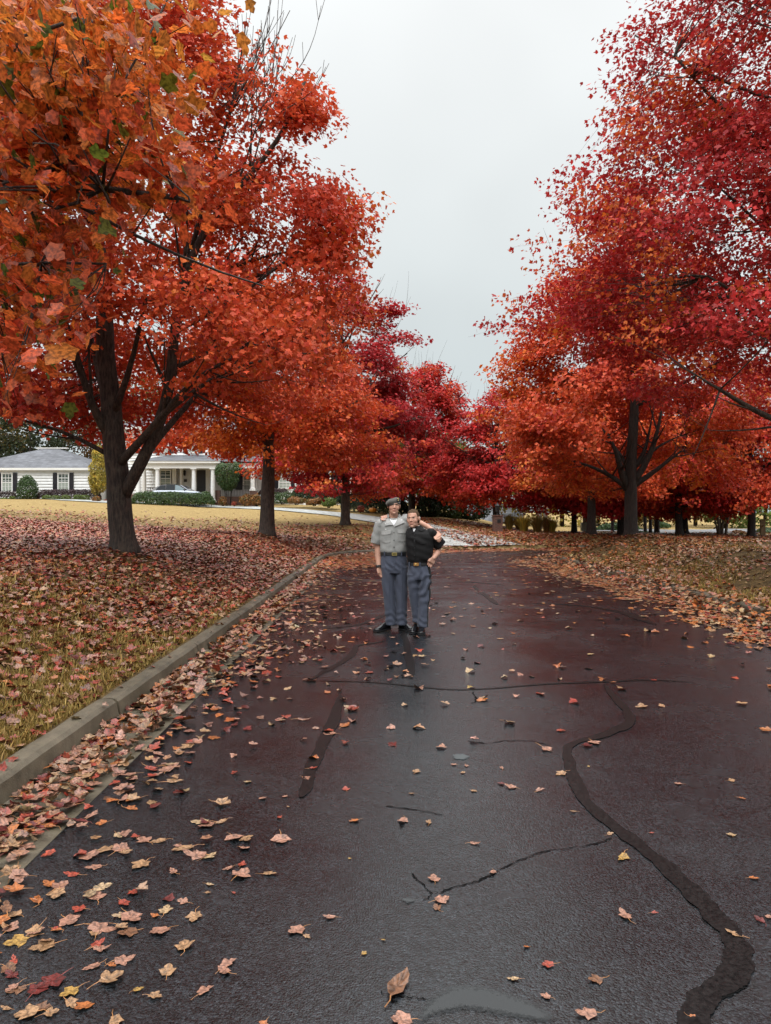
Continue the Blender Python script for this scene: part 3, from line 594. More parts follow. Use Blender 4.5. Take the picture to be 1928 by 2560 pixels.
make_tree('orange-red maple, second trunk along the left bank',-4.3,28,11.8,[(2.2,3.0),(2.9,4.4),(4.4,4.7),(6.0,4.0),(7.5,3.2),(9.0,2.5),(10.0,2.2),(11.8,.5)],2.55,.275,'orange',41,850,74,.115,'kite',limbs=15,clr=(.5,.2),second='red',mixw=.5,gap=.35,thick=1.2,bare=30,clip=lambda p:p[:,2]>3.25+.5*(p[:,0]<-4.2))
make_tree('tall red maple, third trunk along the left bank, beside the driveway',-2.2,42,15.2,[(1.6,3.2),(2.4,4.6),(5,4.8),(7.5,4.3),(9.4,3.9),(10.8,3.4),(12.4,2.6),(13.9,1.7),(15.2,.6)],1.6,.26,'deep',43,850,62,.155,'kite',limbs=15,clr=(.6,.24),second='orange',mixw=.26,gap=.3,thick=1.3,bare=40)
make_tree('crimson maple standing directly behind the two boys',1.85,54,11.6,[(1.2,2.8),(2.2,4.6),(4.5,5.2),(6.6,5.0),(8.4,4.4),(9.6,3.4),(11.6,.8)],1.3,.26,'crimson',47,700,56,.185,'kite',limbs=13,clr=(.65,.25),second='red',mixw=.4,gap=.35,thick=1.5,bare=45)
make_tree('red maple behind the brick pillar at the bend',6.9,48,9.0,[(1.2,2.4),(2.0,3.8),(4.0,4.2),(6.0,3.4),(7.6,2.2),(9.0,.5)],1.3,.24,'crimson',53,560,54,.17,'kite',limbs=12,clr=(.6,.22),second='red',mixw=.4,gap=.3,thick=1.4,bare=30)
make_tree('orange-red maple with a low-forking trunk just left of the many-limbed one',10.7,40,9.4,[(2.0,3.0),(2.6,4.4),(4.2,4.6),(6.2,3.9),(8.0,2.4),(9.4,.5)],2.1,.25,'orange',59,620,60,.145,'kite',limbs=13,clr=(.55,.22),second='red',mixw=.4,gap=.3,thick=1.3,barkm=M_bark2)
make_tree('small crimson maple with a thin dark trunk beyond the bend',12.0,49,7.6,[(1.5,2.4),(2.3,3.6),(4.2,3.7),(6,2.6),(7.6,.5)],1.5,.19,'crimson',61,420,52,.175,'kite',limbs=10,clr=(.55,.22),second='red',mixw=.3,thick=1.4,barkm=M_bark2)
make_tree('red maple partly hidden behind the many-limbed trunk',14.1,46,8.8,[(1.5,2.4),(2.3,3.8),(4.4,4.0),(6.4,3.0),(8.8,.6)],1.5,.24,'crimson',67,480,52,.175,'kite',limbs=10,clr=(.55,.22),second='orange',mixw=.3,thick=1.4,barkm=M_bark2)
make_tree('pinkish red maple with forked dark trunk in front of the paved court',16.8,44,9.2,[(1.3,2.6),(2.0,4.4),(4.0,4.6),(6.2,3.8),(8.0,2.4),(9.2,.6)],1.3,.22,'crimson',71,620,58,.155,'kite',limbs=12,clr=(.55,.22),second='red',mixw=.5,thick=1.4,barkm=M_bark2)
make_tree('red maple close behind the pinkish one before the paved court',18.3,47,8.6,[(1.3,2.4),(2.0,3.8),(4.0,4.0),(6.2,3.2),(8.6,.6)],1.3,.20,'red',73,420,52,.175,'kite',limbs=10,clr=(.55,.22),second='orange',mixw=.4,thick=1.4,barkm=M_bark2)
make_tree('red maple with a dark trunk and low boughs near the right edge',20.2,42.5,10.2,[(1.4,2.8),(2.0,4.6),(4.2,4.9),(6.4,4.2),(8.6,2.6),(10.2,.6)],1.3,.22,'red',79,680,58,.155,'kite',limbs=13,clr=(.55,.22),second='crimson',mixw=.4,thick=1.4,barkm=M_bark2)
# the near maple whose orange boughs hang into the upper left corner
def clipT0(p):  # its boughs stop short of the open lens side
    dd_=np.linalg.norm(p-np.array([0,0,CAMH]),axis=1); return (dd_>2.5)
g0=gz(-5.2,4.6)
manT0=[([(-5.2,4.6,g0+2.3),(-4.2,4.3,3.35),(-3.2,4.0,3.52)]+dpath(0,380,3.9,55,384,3.8,110,380,3.7,160,400,3.6,235,437,3.6,320,432,3.6,385,428,3.6),.075),
 (dpath(90,382,3.75,150,340,3.8,195,290,3.8,240,240,3.9,275,200,4.0,330,170,4.1),.022),
 ([(-5.2,4.6,g0+2.9),(-4.2,4.3,4.2),(-3.2,4.1,4.6)]+dpath(-20,190,3.9,30,120,3.9,110,80,3.8,170,40,3.8),.05),
 ([(-5.2,4.6,g0+1.9),(-4.3,4.4,2.8),(-3.0,4.2,2.75)]+dpath(-30,560,4.1,40,552,4.0,140,560,3.9,230,570,3.9),.035)]
rs=np.random.RandomState(5); ex=[]
for u0,v0,su,sv,nn in ((60,120,90,110,46),(170,170,110,110,44),(290,200,90,70,26),(80,330,100,80,40),(200,380,110,70,26),(330,400,70,40,9),(60,500,60,90,26),(130,560,90,40,10),(40,640,55,70,20),(90,690,40,40,8),(20,800,22,60,10),(190,40,140,40,26)):
    for _ in range(nn):
        ex.append(D(u0+rs.normal(0,su*.55),v0+rs.normal(0,sv*.55),rs.uniform(3.3,5.4)))
make_tree('near orange maple whose leafy boughs hang into the upper left corner',-5.2,4.6,9.5,[(2.4,2.4),(3.2,3.0),(4.6,3.3),(7,2.6),(9.5,.5)],2.5,.2,'gold',83,190,14,.078,'lobed',limbs=9,man=manT0,clr=(.26,.15),second='orange',mixw=.3,leafm=M_leafnear,
   clip=lambda p:(np.linalg.norm(p-np.array([0,0,CAMH]),axis=1)>2.9)&((p[:,0]-PX(0,1)*p[:,1]<-.1)),extra=np.array([tuple(q) for q in ex]),gap=.2,green=.06,thick=.8)
# ------------------------------------------------------------------ house, neighbour, car, pillar, planting
def brick_mat(name,c1,c2,cm,sx=1.0):
    m,n,l,b=nm(name); tc=n.new('ShaderNodeTexCoord'); sp=n.new('ShaderNodeSeparateXYZ'); l.new(tc.outputs['Object'],sp.inputs[0])
    ad=n.new('ShaderNodeMath'); ad.operation='ADD'; l.new(sp.outputs['X'],ad.inputs[0]); l.new(sp.outputs['Y'],ad.inputs[1])
    cb=n.new('ShaderNodeCombineXYZ'); l.new(ad.outputs[0],cb.inputs[0]); l.new(sp.outputs['Z'],cb.inputs[1])
    t=n.new('ShaderNodeTexBrick'); t.inputs['Scale'].default_value=1; t.inputs['Brick Width'].default_value=.21*sx; t.inputs['Row Height'].default_value=.072*sx; t.inputs['Mortar Size'].default_value=.008*sx
    t.inputs['Color1'].default_value=(*c1,1); t.inputs['Color2'].default_value=(*c2,1); t.inputs['Mortar'].default_value=(*cm,1); l.new(cb.outputs[0],t.inputs['Vector']); l.new(t.outputs[0],b.inputs['Base Color']); b.inputs['Roughness'].default_value=.75
    bump(n,l,b,t.outputs['Fac'],-.4,.006); return m
M_brick=brick_mat('red_brick',(.13,.045,.03),(.075,.03,.022),(.16,.13,.11))
def shingle(name,c):
    m,n,l,b=nm(name); tc=n.new('ShaderNodeTexCoord'); sp=n.new('ShaderNodeSeparateXYZ'); l.new(tc.outputs['Object'],sp.inputs[0])
    ad=n.new('ShaderNodeMath'); ad.operation='ADD'; l.new(sp.outputs['X'],ad.inputs[0]); l.new(sp.outputs['Y'],ad.inputs[1])
    cb=n.new('ShaderNodeCombineXYZ'); l.new(ad.outputs[0],cb.inputs[0]); l.new(sp.outputs['Z'],cb.inputs[1])
    t=n.new('ShaderNodeTexBrick'); t.inputs['Scale'].default_value=1; t.inputs['Brick Width'].default_value=.45; t.inputs['Row Height'].default_value=.11; t.inputs['Mortar Size'].default_value=.012
    c=np.array(c); t.inputs['Color1'].default_value=(*(c*1.3),1); t.inputs['Color2'].default_value=(*(c*.75),1); t.inputs['Mortar'].default_value=(*(c*.55),1); l.new(cb.outputs[0],t.inputs['Vector'])
    o,h=noise_col(n,l,(.6,.6,.62),(1.25,1.25,1.25),.8,6,.7); mx=n.new('ShaderNodeMixRGB'); mx.blend_type='MULTIPLY'; mx.inputs[0].default_value=1; l.new(t.outputs[0],mx.inputs[1]); l.new(o,mx.inputs[2]); l.new(mx.outputs[0],b.inputs['Base Color'])
    b.inputs['Roughness'].default_value=.6; return m
M_roof=shingle('grey_shingles',(.115,.12,.135))
m,n,l,b=nm('window_glass'); o_,h_=noise_col(n,l,(.03,.045,.04),(.10,.125,.10),1.5,2); l.new(o_,b.inputs['Base Color']); b.inputs['Roughness'].default_value=.08; M_glass=m
M_blind=simple('pale_blind',(.50,.55,.48),.6,.2,var=.05)
house=thing('house',(-18,65,2.4),'white clapboard house with black shutters, grey hip roofs and a columned porch','house')
GZ=2.42
def siding(mb,x0,x1,z0,z1,y,step=.25):
    # lapped boards: each butt edge stands 4 cm proud and overhangs the board below
    z=z0
    while z<z1:
        e_=min(z+step,z1); mb.add([(x0,y-.055,z),(x1,y-.055,z),(x1,y+.03,e_),(x0,y+.03,e_),(x0,y+.1,z),(x1,y+.1,z),(x1,y+.1,e_),(x0,y+.1,e_)],[(0,1,2,3),(0,4,5,1),(3,2,6,7),(1,5,6,2),(4,0,3,7),(5,4,7,6)]); z=e_
def hip(mb,x0,x1,y0,y1,z0,z1,ov=.35,t=.14,rx0=None,rx1=None):
    x0-=ov;x1+=ov;y0-=ov;y1+=ov; ym=(y0+y1)/2; h=(y1-y0)/2; a=rx0 if rx0 is not None else x0+h; c=rx1 if rx1 is not None else x1-h
    v=[(x0,y0,z0),(x1,y0,z0),(x1,y1,z0),(x0,y1,z0),(a,ym,z1),(c,ym,z1)]
    mb.add(v,[(0,1,5,4),(1,2,5),(2,3,4,5),(3,0,4),(3,2,1,0)])
def window(x0,x1,z0,z1,y,rows=4,cols=3,blind=.5,tr=.09,shut=(.36,.36),par=None):
    mb=MB(); par=par or house
    mb.bx(x0,x0+tr,y-.07,y+.02,z0+tr*.8,z1-tr); mb.bx(x1-tr,x1,y-.07,y+.02,z0+tr*.8,z1-tr); mb.bx(x0-.03,x1+.03,y-.08,y+.02,z1-tr,z1+.02); mb.bx(x0-.04,x1+.04,y-.11,y+.02,z0,z0+tr*.8)
    zm=(z0+z1)/2; mb.bx(x0+tr,x1-tr,y-.055,y+.01,zm-.035,zm+.035)
    for c in range(1,cols):
        xc=x0+tr+(x1-x0-2*tr)*c/cols; mb.bx(xc-.016,xc+.016,y-.045,y+.01,z0+tr*.8,zm-.035); mb.bx(xc-.016,xc+.016,y-.045,y+.01,zm+.035,z1-tr)
    for r in range(1,rows):
        zc=z0+tr+(z1-z0-2*tr)*r/rows
        if abs(zc-zm)<.05: continue
        for c in range(cols):
            xa=x0+tr+(x1-x0-2*tr)*c/cols+.016; xb=x0+tr+(x1-x0-2*tr)*(c+1)/cols-.016; mb.bx(xa,xb,y-.042,y+.01,zc-.014,zc+.014)
    f=mb.build('window',M_trim,par)
    g=MB(); g.bx(x0+tr*.5,x1-tr*.5,y-.018,y+.0,z0+tr*.5,z1-tr*.5); g.build('pane',M_glass,f)
    if blind:
        bl=MB(); z=z0+tr*.9; zt=z0+(z1-z0)*blind
        while z<zt: bl.bx(x0+tr*1.05,x1-tr*1.05,y-.032,y-.019,z,z+.055); z+=.085
        bl.build('blind',M_blind,f)
    for s_,w_ in zip((0,1),shut):
        if w_:
            sx0=x0-w_-.03 if s_==0 else x1+.03; sb=MB(); sb.bx(sx0,sx0+w_,y-.075,y-.03,z0+.05,z1)
            for hz in (.0,.5):
                z=z0+.12+(z1-z0)*hz
                while z<z0+(z1-z0)*(hz+.46): sb.bx(sx0+.05,sx0+w_-.05,y-.087,y-.0755,z,z+.03); z+=.055
            sb.build('shutter',M_black,par)
# left wing
Yw=65; ex0,ex1=-36.0,PX(232,Yw); ez=PZ(1173,Yw)
mb=MB(); siding(mb,ex0,ex1,GZ,ez-.02,Yw); mb.bx(ex0,ex1,Yw+.1,Yw+10,GZ-.6,ez-.02); mb.build('wall',M_white,house)
mb=MB(); hip(mb,ex0,ex1,Yw,Yw+10,ez+.07,PZ(1121,70.0)); mb.build('roof',M_roof,house)
mb=MB(); mb.bx(ex0-.4,ex1+.4,Yw-.4,Yw-.36,ez-.10,ez+.09); mb.bx(ex1+.36,ex1+.4,Yw-.355,Yw+10,ez-.10,ez+.09); mb.bx(ex0-.36,ex1+.36,Yw-.355,Yw+.1,ez-.025,ez-.018); mb.bx(ex1-.16,ex1+.03,Yw-.06,Yw+.12,GZ,ez-.03); mb.bx(ex1+.05,ex1+.12,Yw-.07,Yw+.0,GZ,ez-.1)
mb.bx(PX(86,70)+.3,PX(170,70),69.8,70.2,PZ(1121,70)-.03,PZ(1121,70)+.06); mb.build('fascia',M_trim,house)
for u0,u1 in ((5,33),(145,174)): window(PX(u0,Yw),PX(u1,Yw),PZ(1230,Yw),PZ(1182,Yw),Yw-.03,blind=.5,shut=(.36,.34))
# link between wing and main block
mb=MB(); siding(mb,ex1+.15,PX(302,66),GZ,PZ(1168,68),68); mb.bx(ex1+.15,PX(302,66),68.1,72,GZ-.5,PZ(1168,68)); mb.build('wall',M_white,house)
# main block, two storeys
Ym=66; mx0,mx1=PX(303,Ym),PX(640,Ym); mz=PZ(1072,Ym)
mb=MB(); siding(mb,mx0,mx1,GZ,mz,Ym); mb.bx(mx0,mx1,Ym+.1,Ym+10,GZ-.5,mz); mb.build('wall',M_white,house)
mb=MB(); hip(mb,mx0,mx1,Ym,Ym+10,mz+.12,mz+3.0,.5); mb.build('roof',M_roof,house)
mb=MB(); mb.bx(mx0-.55,mx1+.55,Ym-.55,Ym-.5,mz-.12,mz+.14); mb.bx(mx0-.5,mx1+.5,Ym-.495,Ym+.1,mz-.02,mz+.01); mb.bx(mx0-.03,mx0+.16,Ym-.06,Ym+.1,GZ,mz-.03); mb.bx(mx0+.17,mx1-.1,Ym-.05,Ym-.037,mz-.42,mz-.03); mb.build('fascia',M_trim,house)
for u0,u1 in ((313,339),(397,423),(470,496),(560,586)): window(PX(u0,Ym),PX(u1,Ym),PZ(1134,Ym),PZ(1092,Ym),Ym-.03,blind=.45,shut=(.36,.36))
# right wing
Yr=66.6; rx0,rx1=mx1+.02,PX(888,Yr); rz_=PZ(1172,Yr)
mb=MB(); siding(mb,rx0,rx1,GZ,rz_,Yr); mb.bx(rx0,rx1,Yr+.1,Yr+8,GZ-.5,rz_); mb.build('wall',M_white,house)
mb=MB(); hip(mb,rx0+.5,rx1,Yr,Yr+8,rz_+.08,rz_+2.2); mb.build('roof',M_roof,house)
mb=MB(); mb.bx(rx0+.5,rx1+.4,Yr-.4,Yr-.36,rz_-.12,rz_+.1); mb.build('fascia',M_trim,house)
window(PX(697,Yr),PX(727,Yr),PZ(1222,Yr),PZ(1190,Yr),Yr-.03,4,3,1.0,shut=(.34,.32))
mb=MB()
for u in (765,795,826,858,880): mb.bx(PX(u,Yr)-.11,PX(u,Yr)+.11,Yr-.9,Yr-.7,GZ-.3,rz_-.14)
mb.build('porch_post',M_trim,house)
mb=MB()
for u0,u1 in ((768,792),(798,823),(829,855)): mb.bx(PX(u0,Yr),PX(u1,Yr),Yr-.08,Yr-.037,GZ+.1,rz_-.3)
mb.build('screen_panel',M_door,house)
# carport porch
Yc=61.6; px0,px1=PX(338,Yc),PX(546,Yc); pz0,pz1=PZ(1171,Yc),PZ(1158,Yc)
mb=MB(); mb.bx(px0,px1,Yc-.2,Yc+.2,pz0,pz1); mb.bx(px0,px0+.4,Yc+.2,Ym-.05,pz0,pz1); mb.bx(px1-.4,px1,Yc+.2,Ym-.05,pz0,pz1); mb.bx(px0+.4,px1-.4,Yc+.2,Ym-.05,pz0+.28,pz0+.32); mb.bx(px0-.25,px1+.25,Yc-.45,Yc-.4,pz1-.02,pz1+.16); mb.bx(px0-.25,px1+.25,Yc-.395,Yc+.2,pz1+.0,pz1+.03); mb.build('entablature',M_trim,house)
mb=MB(); zt=PZ(1138,Ym); mb.add([(px0-.3,Yc-.5,pz1+.16),(px1+.3,Yc-.5,pz1+.16),(px1+.3,Ym-.04,pz1+.16),(px0-.3,Ym-.04,pz1+.16),(px0+1.5,Ym-.04,zt),(px1-.2,Ym-.04,zt)],[(0,1,5,4),(1,2,5),(3,0,4),(2,3,4,5),(3,2,1,0)]); mb.build('porch_roof',M_roof,house)
def column(u,Y,z0,z1,r,sq=False):
    x=PX(u,Y); mb=MB()
    if sq: mb.bx(x-r,x+r,Y-r,Y+r,z0,z1-.01)
    else:
        h=z1-z0; mb.lathe((x,Y,z0),[(r*1.25,.12),(r*1.28,.2),(r*1.05,.24),(r,.3),(r*.99,h*.4),(r*.84,h-.22),(r*.95,h-.2),(r*.95,h-.16),(r*.9,h-.15),(r*1.15,h-.08),(r*1.2,h-.075)],20)
        mb.bx(x-r*1.35,x+r*1.35,Y-r*1.35,Y+r*1.35,z0,z0+.118); mb.bx(x-r*1.25,x+r*1.25,Y-r*1.25,Y+r*1.25,h+z0-.073,h+z0-.004)
    mb.build('column',M_trim,house)
for u in (346,394,485,532.5): column(u,Yc,GZ-.1,pz0,.185)
column(361,64.6,GZ+.6,pz0+.28,.165); column(454,64.8,GZ+.1,pz0+.28,.14)
column(437,65.6,GZ,pz0+.28,.17,True); column(521,65.6,GZ,pz0+.28,.17,True)
window(PX(400,Ym),PX(429,Ym),PZ(1219,Ym),PZ(1175,Ym),Ym-.03,4,2,.4,shut=(0,.26))
mb=MB(); mb.bx(PX(491,Ym),PX(517,Ym),Ym-.1,Ym-.04,GZ+.25,PZ(1174,Ym)); d_=mb.build('door_frame',M_trim,house)
mb=MB(); mb.bx(PX(493,Ym),PX(515,Ym),Ym-.125,Ym-.101,GZ+.27,PZ(1175.5,Ym)); dr=mb.build('door',M_door,house)
mb=MB(); mb.ell((PX(512,Ym),Ym-.16,GZ+1.3),(.035,.035,.035),8,6); mb.build('handle',M_iron,dr)
mb=MB(); x=PX(463,Ym); mb.lathe((x,Ym-.2,PZ(1189,Ym)),[(.03,0),(.10,.06),(.11,.32),(.14,.34),(.03,.46)],8); mb.bx(x-.03,x+.03,Ym-.12,Ym-.04,PZ(1190,Ym),PZ(1180,Ym)); mb.build('wall_lantern',M_iron,house)
mb=MB(); mb.bx(PX(460.5,Ym),PX(468,Ym),Ym-.07,Ym-.04,PZ(1205,Ym),PZ(1198,Ym)); mb.build('plaque',M_iron,house)
# right porch on a brick base
Yp=62; bx0,bx1=PX(537,Yp),PX(642,Yp); fz=PZ(1241,Yp)
mb=MB(); mb.bx(bx0,bx1,Yp,Ym-.05,GZ-.7,fz); mb.bx(bx0+.02,bx0+.42,Yp-.06,Yp+.34,GZ-.7,PZ(1226,Yp)); mb.bx(PX(625,Yp),bx1+.03,Yp-.06,Yp+.34,GZ-.7,PZ(1227,Yp)); mb.build('brick_base',M_brick,house)
mb=MB(); mb.bx(PX(330,64.6),PX(368,64.6),64.3,64.9,GZ-.4,GZ+.6); mb.build('brick_pedestal',M_brick,house)
column(632,Yp+.14,PZ(1227,Yp),PZ(1171,Yp),.17)
mb=MB(); mb.bx(px1+.05,bx1+.3,Yp-.1,Yp+.25,PZ(1171,Yp),PZ(1158,Yp)); mb.build('entablature',M_trim,house)
mb=MB(); zt=PZ(1140,Ym); mb.add([(px1+.35,Yp-.4,pz1+.14),(bx1+.5,Yp-.4,pz1+.14),(bx1+.5,Ym-.04,pz1+.14),(px1+.35,Ym-.04,pz1+.14),(px1+.35,Ym-.04,zt),(bx1-.5,Ym-.04,zt)],[(0,1,5,4),(1,2,5),(2,3,4,5),(3,0,4),(3,2,1,0)]); mb.build('porch_roof',M_roof,house)
mb=MB(); xa,xb=PX(555,Yp),PX(622,Yp); mb.bx(xa,xb,Yp+.1,Yp+.14,fz+.84,fz+.88); mb.bx(xa,xb,Yp+.1,Yp+.14,fz+.08,fz+.11)
for x in np.arange(xa,xb,.125): mb.bx(x-.012,x+.012,Yp+.108,Yp+.132,fz+.111,fz+.839)
mb.build('railing',M_iron,house)
mb=MB(); xa,xb=PX(370,63),PX(384,63)
for x in np.arange(xa,xb+.05,.2): mb.bx(x-.02,x+.02,62.98,63.02,GZ,GZ+1.15)
mb.bx(xa,xb,63.03,63.05,GZ+1.05,GZ+1.1); mb.build('railing',M_iron,house)
window(PX(566,Ym),PX(588,Ym),PZ(1226,Ym),PZ(1176,Ym),Ym-.03,4,2,.9,shut=(.34,.34))
window(PX(608,Ym),PX(628,Ym),PZ(1226,Ym),PZ(1176,Ym),Ym-.03,4,2,.9,shut=(.3,.3))
# neighbouring house seen as a roof beyond the bend
nh=thing('house',(11,76,.3),'neighbouring house whose grey shingle roof slopes behind the brick pillar maple','house')
mb=MB(); za=PZ(1306,76); zb=PZ(1250,80); mb.add([(PX(1190,76),76,za),(PX(1300,76),76,za),(PX(1338,80),80,zb),(PX(1150,80),80,zb),(PX(1300,84),84,za),(PX(1150,84),84,za)],[(0,1,2,3),(2,4,5,3),(1,4,2),(0,3,5),(0,5,4,1)]); mb.build('roof',shingle('pale_shingles',(.20,.21,.23)),nh)
mb=MB(); mb.bx(PX(1200,76),PX(1296,76),76.3,83.6,-.6,za-.02); mb.build('wall',M_white,nh)
mb=MB(); mb.bx(PX(1190,76)-.1,PX(1300,76)+.1,75.85,75.97,za-.1,za+.06); mb.build('fascia',M_iron,nh)
mb=MB(); mb.bx(PX(1240,76),PX(1262,76),76.2,76.29,-.2,za-.4); mb.build('window',M_glass,nh)
# parked car under the porch
def car():
    Y=59.4; x0,x1=PX(381,Y),PX(521,Y); g=PZ(1211,Y)-1.45; Lc=x1-x0; W=.92
    root=thing('parked_car',((x0+x1)/2,Y,g),'silver-grey car with a black roof parked in front of the porch columns','car')
    m,n,l,b=nm('car_paint'); b.inputs['Base Color'].default_value=(.30,.33,.38,1); b.inputs['Metallic'].default_value=.5; b.inputs['Roughness'].default_value=.25; b.inputs['Coat Weight'].default_value=.6
    m2,n,l,b=nm('car_glass'); b.inputs['Base Color'].default_value=(.02,.025,.03,1); b.inputs['Roughness'].default_value=.04
    m3,n,l,b=nm('car_black'); b.inputs['Base Color'].default_value=(.012,.013,.016,1); b.inputs['Roughness'].default_value=.15; 
    m4=simple('tyre_rubber',(.012,.012,.012),.8,.2); m5,n,l,b=nm('alloy'); b.inputs['Base Color'].default_value=(.45,.46,.47,1); b.inputs['Metallic'].default_value=.9; b.inputs['Roughness'].default_value=.3
    top=[(0,.62),(.02,.82),(.06,.93),(.2,.97),(.45,.965),(.66,.94),(.72,.93),(.86,.87),(.95,.76),(.99,.62),(1,.5)]
    rings=[]
    for f,h in top:
        x=x0+f*Lc; wv=W*(1-.22*max(0,(.08-f)/.08)**2-.3*max(0,(f-.9)/.1)**2)
        rings.append([(x,Y+sy*wv*a,g+zz) for sy,a,zz in ((-1,.92,.24),(-1,1.0,.34),(-1,1.0,h*.72),(-1,.97,h*.9),(-1,.86,h),(1,.86,h),(1,.97,h*.9),(1,1.0,h*.72),(1,1.0,.34),(1,.92,.24))])
    mb=MB(); mb.loft(rings); body=mb.build('body',m,root,smooth=False,bevel=0)
    prof=[(.035,.93,.80),(.10,1.22,.74),(.18,1.37,.70),(.30,1.45,.69),(.44,1.45,.69),(.55,1.36,.71),(.73,.93,.80)]
    mb=MB(); mb.loft([[(x0+f*Lc,Y-W*.84,g+.92),(x0+f*Lc,Y-W*wv-.0,g+h-.02),(x0+f*Lc,Y-W*wv*.8,g+h),(x0+f*Lc,Y+W*wv*.8,g+h),(x0+f*Lc,Y+W*wv,g+h-.02),(x0+f*Lc,Y+W*.84,g+.92)] for f,h,wv in prof]); mb.build('cabin',m3,root)
    def wn(name,pts,mt):
        for s_ in (-1,1):
            mb=MB(); a=[(x0+f*Lc,Y+s_*(W*(.84-.145*np.clip((h-.92)/.53,0,1))+.012),g+h) for f,h in pts]; b2=[(p[0],p[1]-s_*.02,p[2]) for p in a]; mb.loft([a,b2]); mb.build(name,mt,root)
    wn('side_window',[(.11,.985),(.27,.985),(.27,1.36),(.20,1.33),(.14,1.18)],m2)
    wn('side_window',[(.29,.985),(.43,.985),(.43,1.40),(.31,1.39)],m2)
    wn('side_window',[(.455,.985),(.66,.975),(.60,1.12),(.52,1.32),(.455,1.39)],simple('pale_car_glass',(.20,.27,.30),.06,.6,var=0))
    wn('window_trim',[(.09,.955),(.69,.945),(.69,.965),(.09,.975)],m5)
    wn('a_pillar',[(.69,.97),(.715,.965),(.565,1.36),(.535,1.38)],m)
    for s_ in (-1,1):
        mb=MB(); mb.ell((x0+.635*Lc,Y+s_*(W+.06),g+1.0),(.10,.10,.075),10,8); mb.build('wing_mirror',m3,root)
        mb=MB(); mb.ell((x0+.965*Lc,Y+s_*W*.68,g+.68),(.10,.12,.06),10,8); mb.build('headlight',m5,root)
        mb=MB(); mb.ell((x0+.03*Lc,Y+s_*W*.72,g+.86),(.10,.12,.05),10,8); mb.build('tail_light',simple('red_lens' ,(.25,.02,.02),.2,.5,var=0) if s_<0 else MAT['red_lens'],root)
        for f in (.19,.80):
            mb=MB(); th=np.linspace(0,6.283,25)[:-1]; c=(x0+f*Lc,Y+s_*(W-.12),g+.33)
            mb.loft([[(c[0]+r*math.cos(t),c[1]+yy,c[2]+r*math.sin(t)) for t in th] for r,yy in ((.28,-.11),(.33,-.09),(.33,.09),(.28,.11))]); wo=mb.build('wheel',m4,root,smooth=False)
            mb=MB(); mb.loft([[(c[0]+r*math.cos(t),c[1]+s_*yy,c[2]+r*math.sin(t)) for t in th] for r,yy in ((.22,.08),(.22,.118),(.19,.122),(.05,.10))]); mb.build('rim',m5,wo)
        for f in (.30,.455): 
            mb=MB(); mb.bx(x0+f*Lc+.10,x0+f*Lc+.26,Y+s_*W*1.0-.012,Y+s_*W*1.0+.012,g+.80,g+.825); mb.build('door_handle',m5,root)
car()
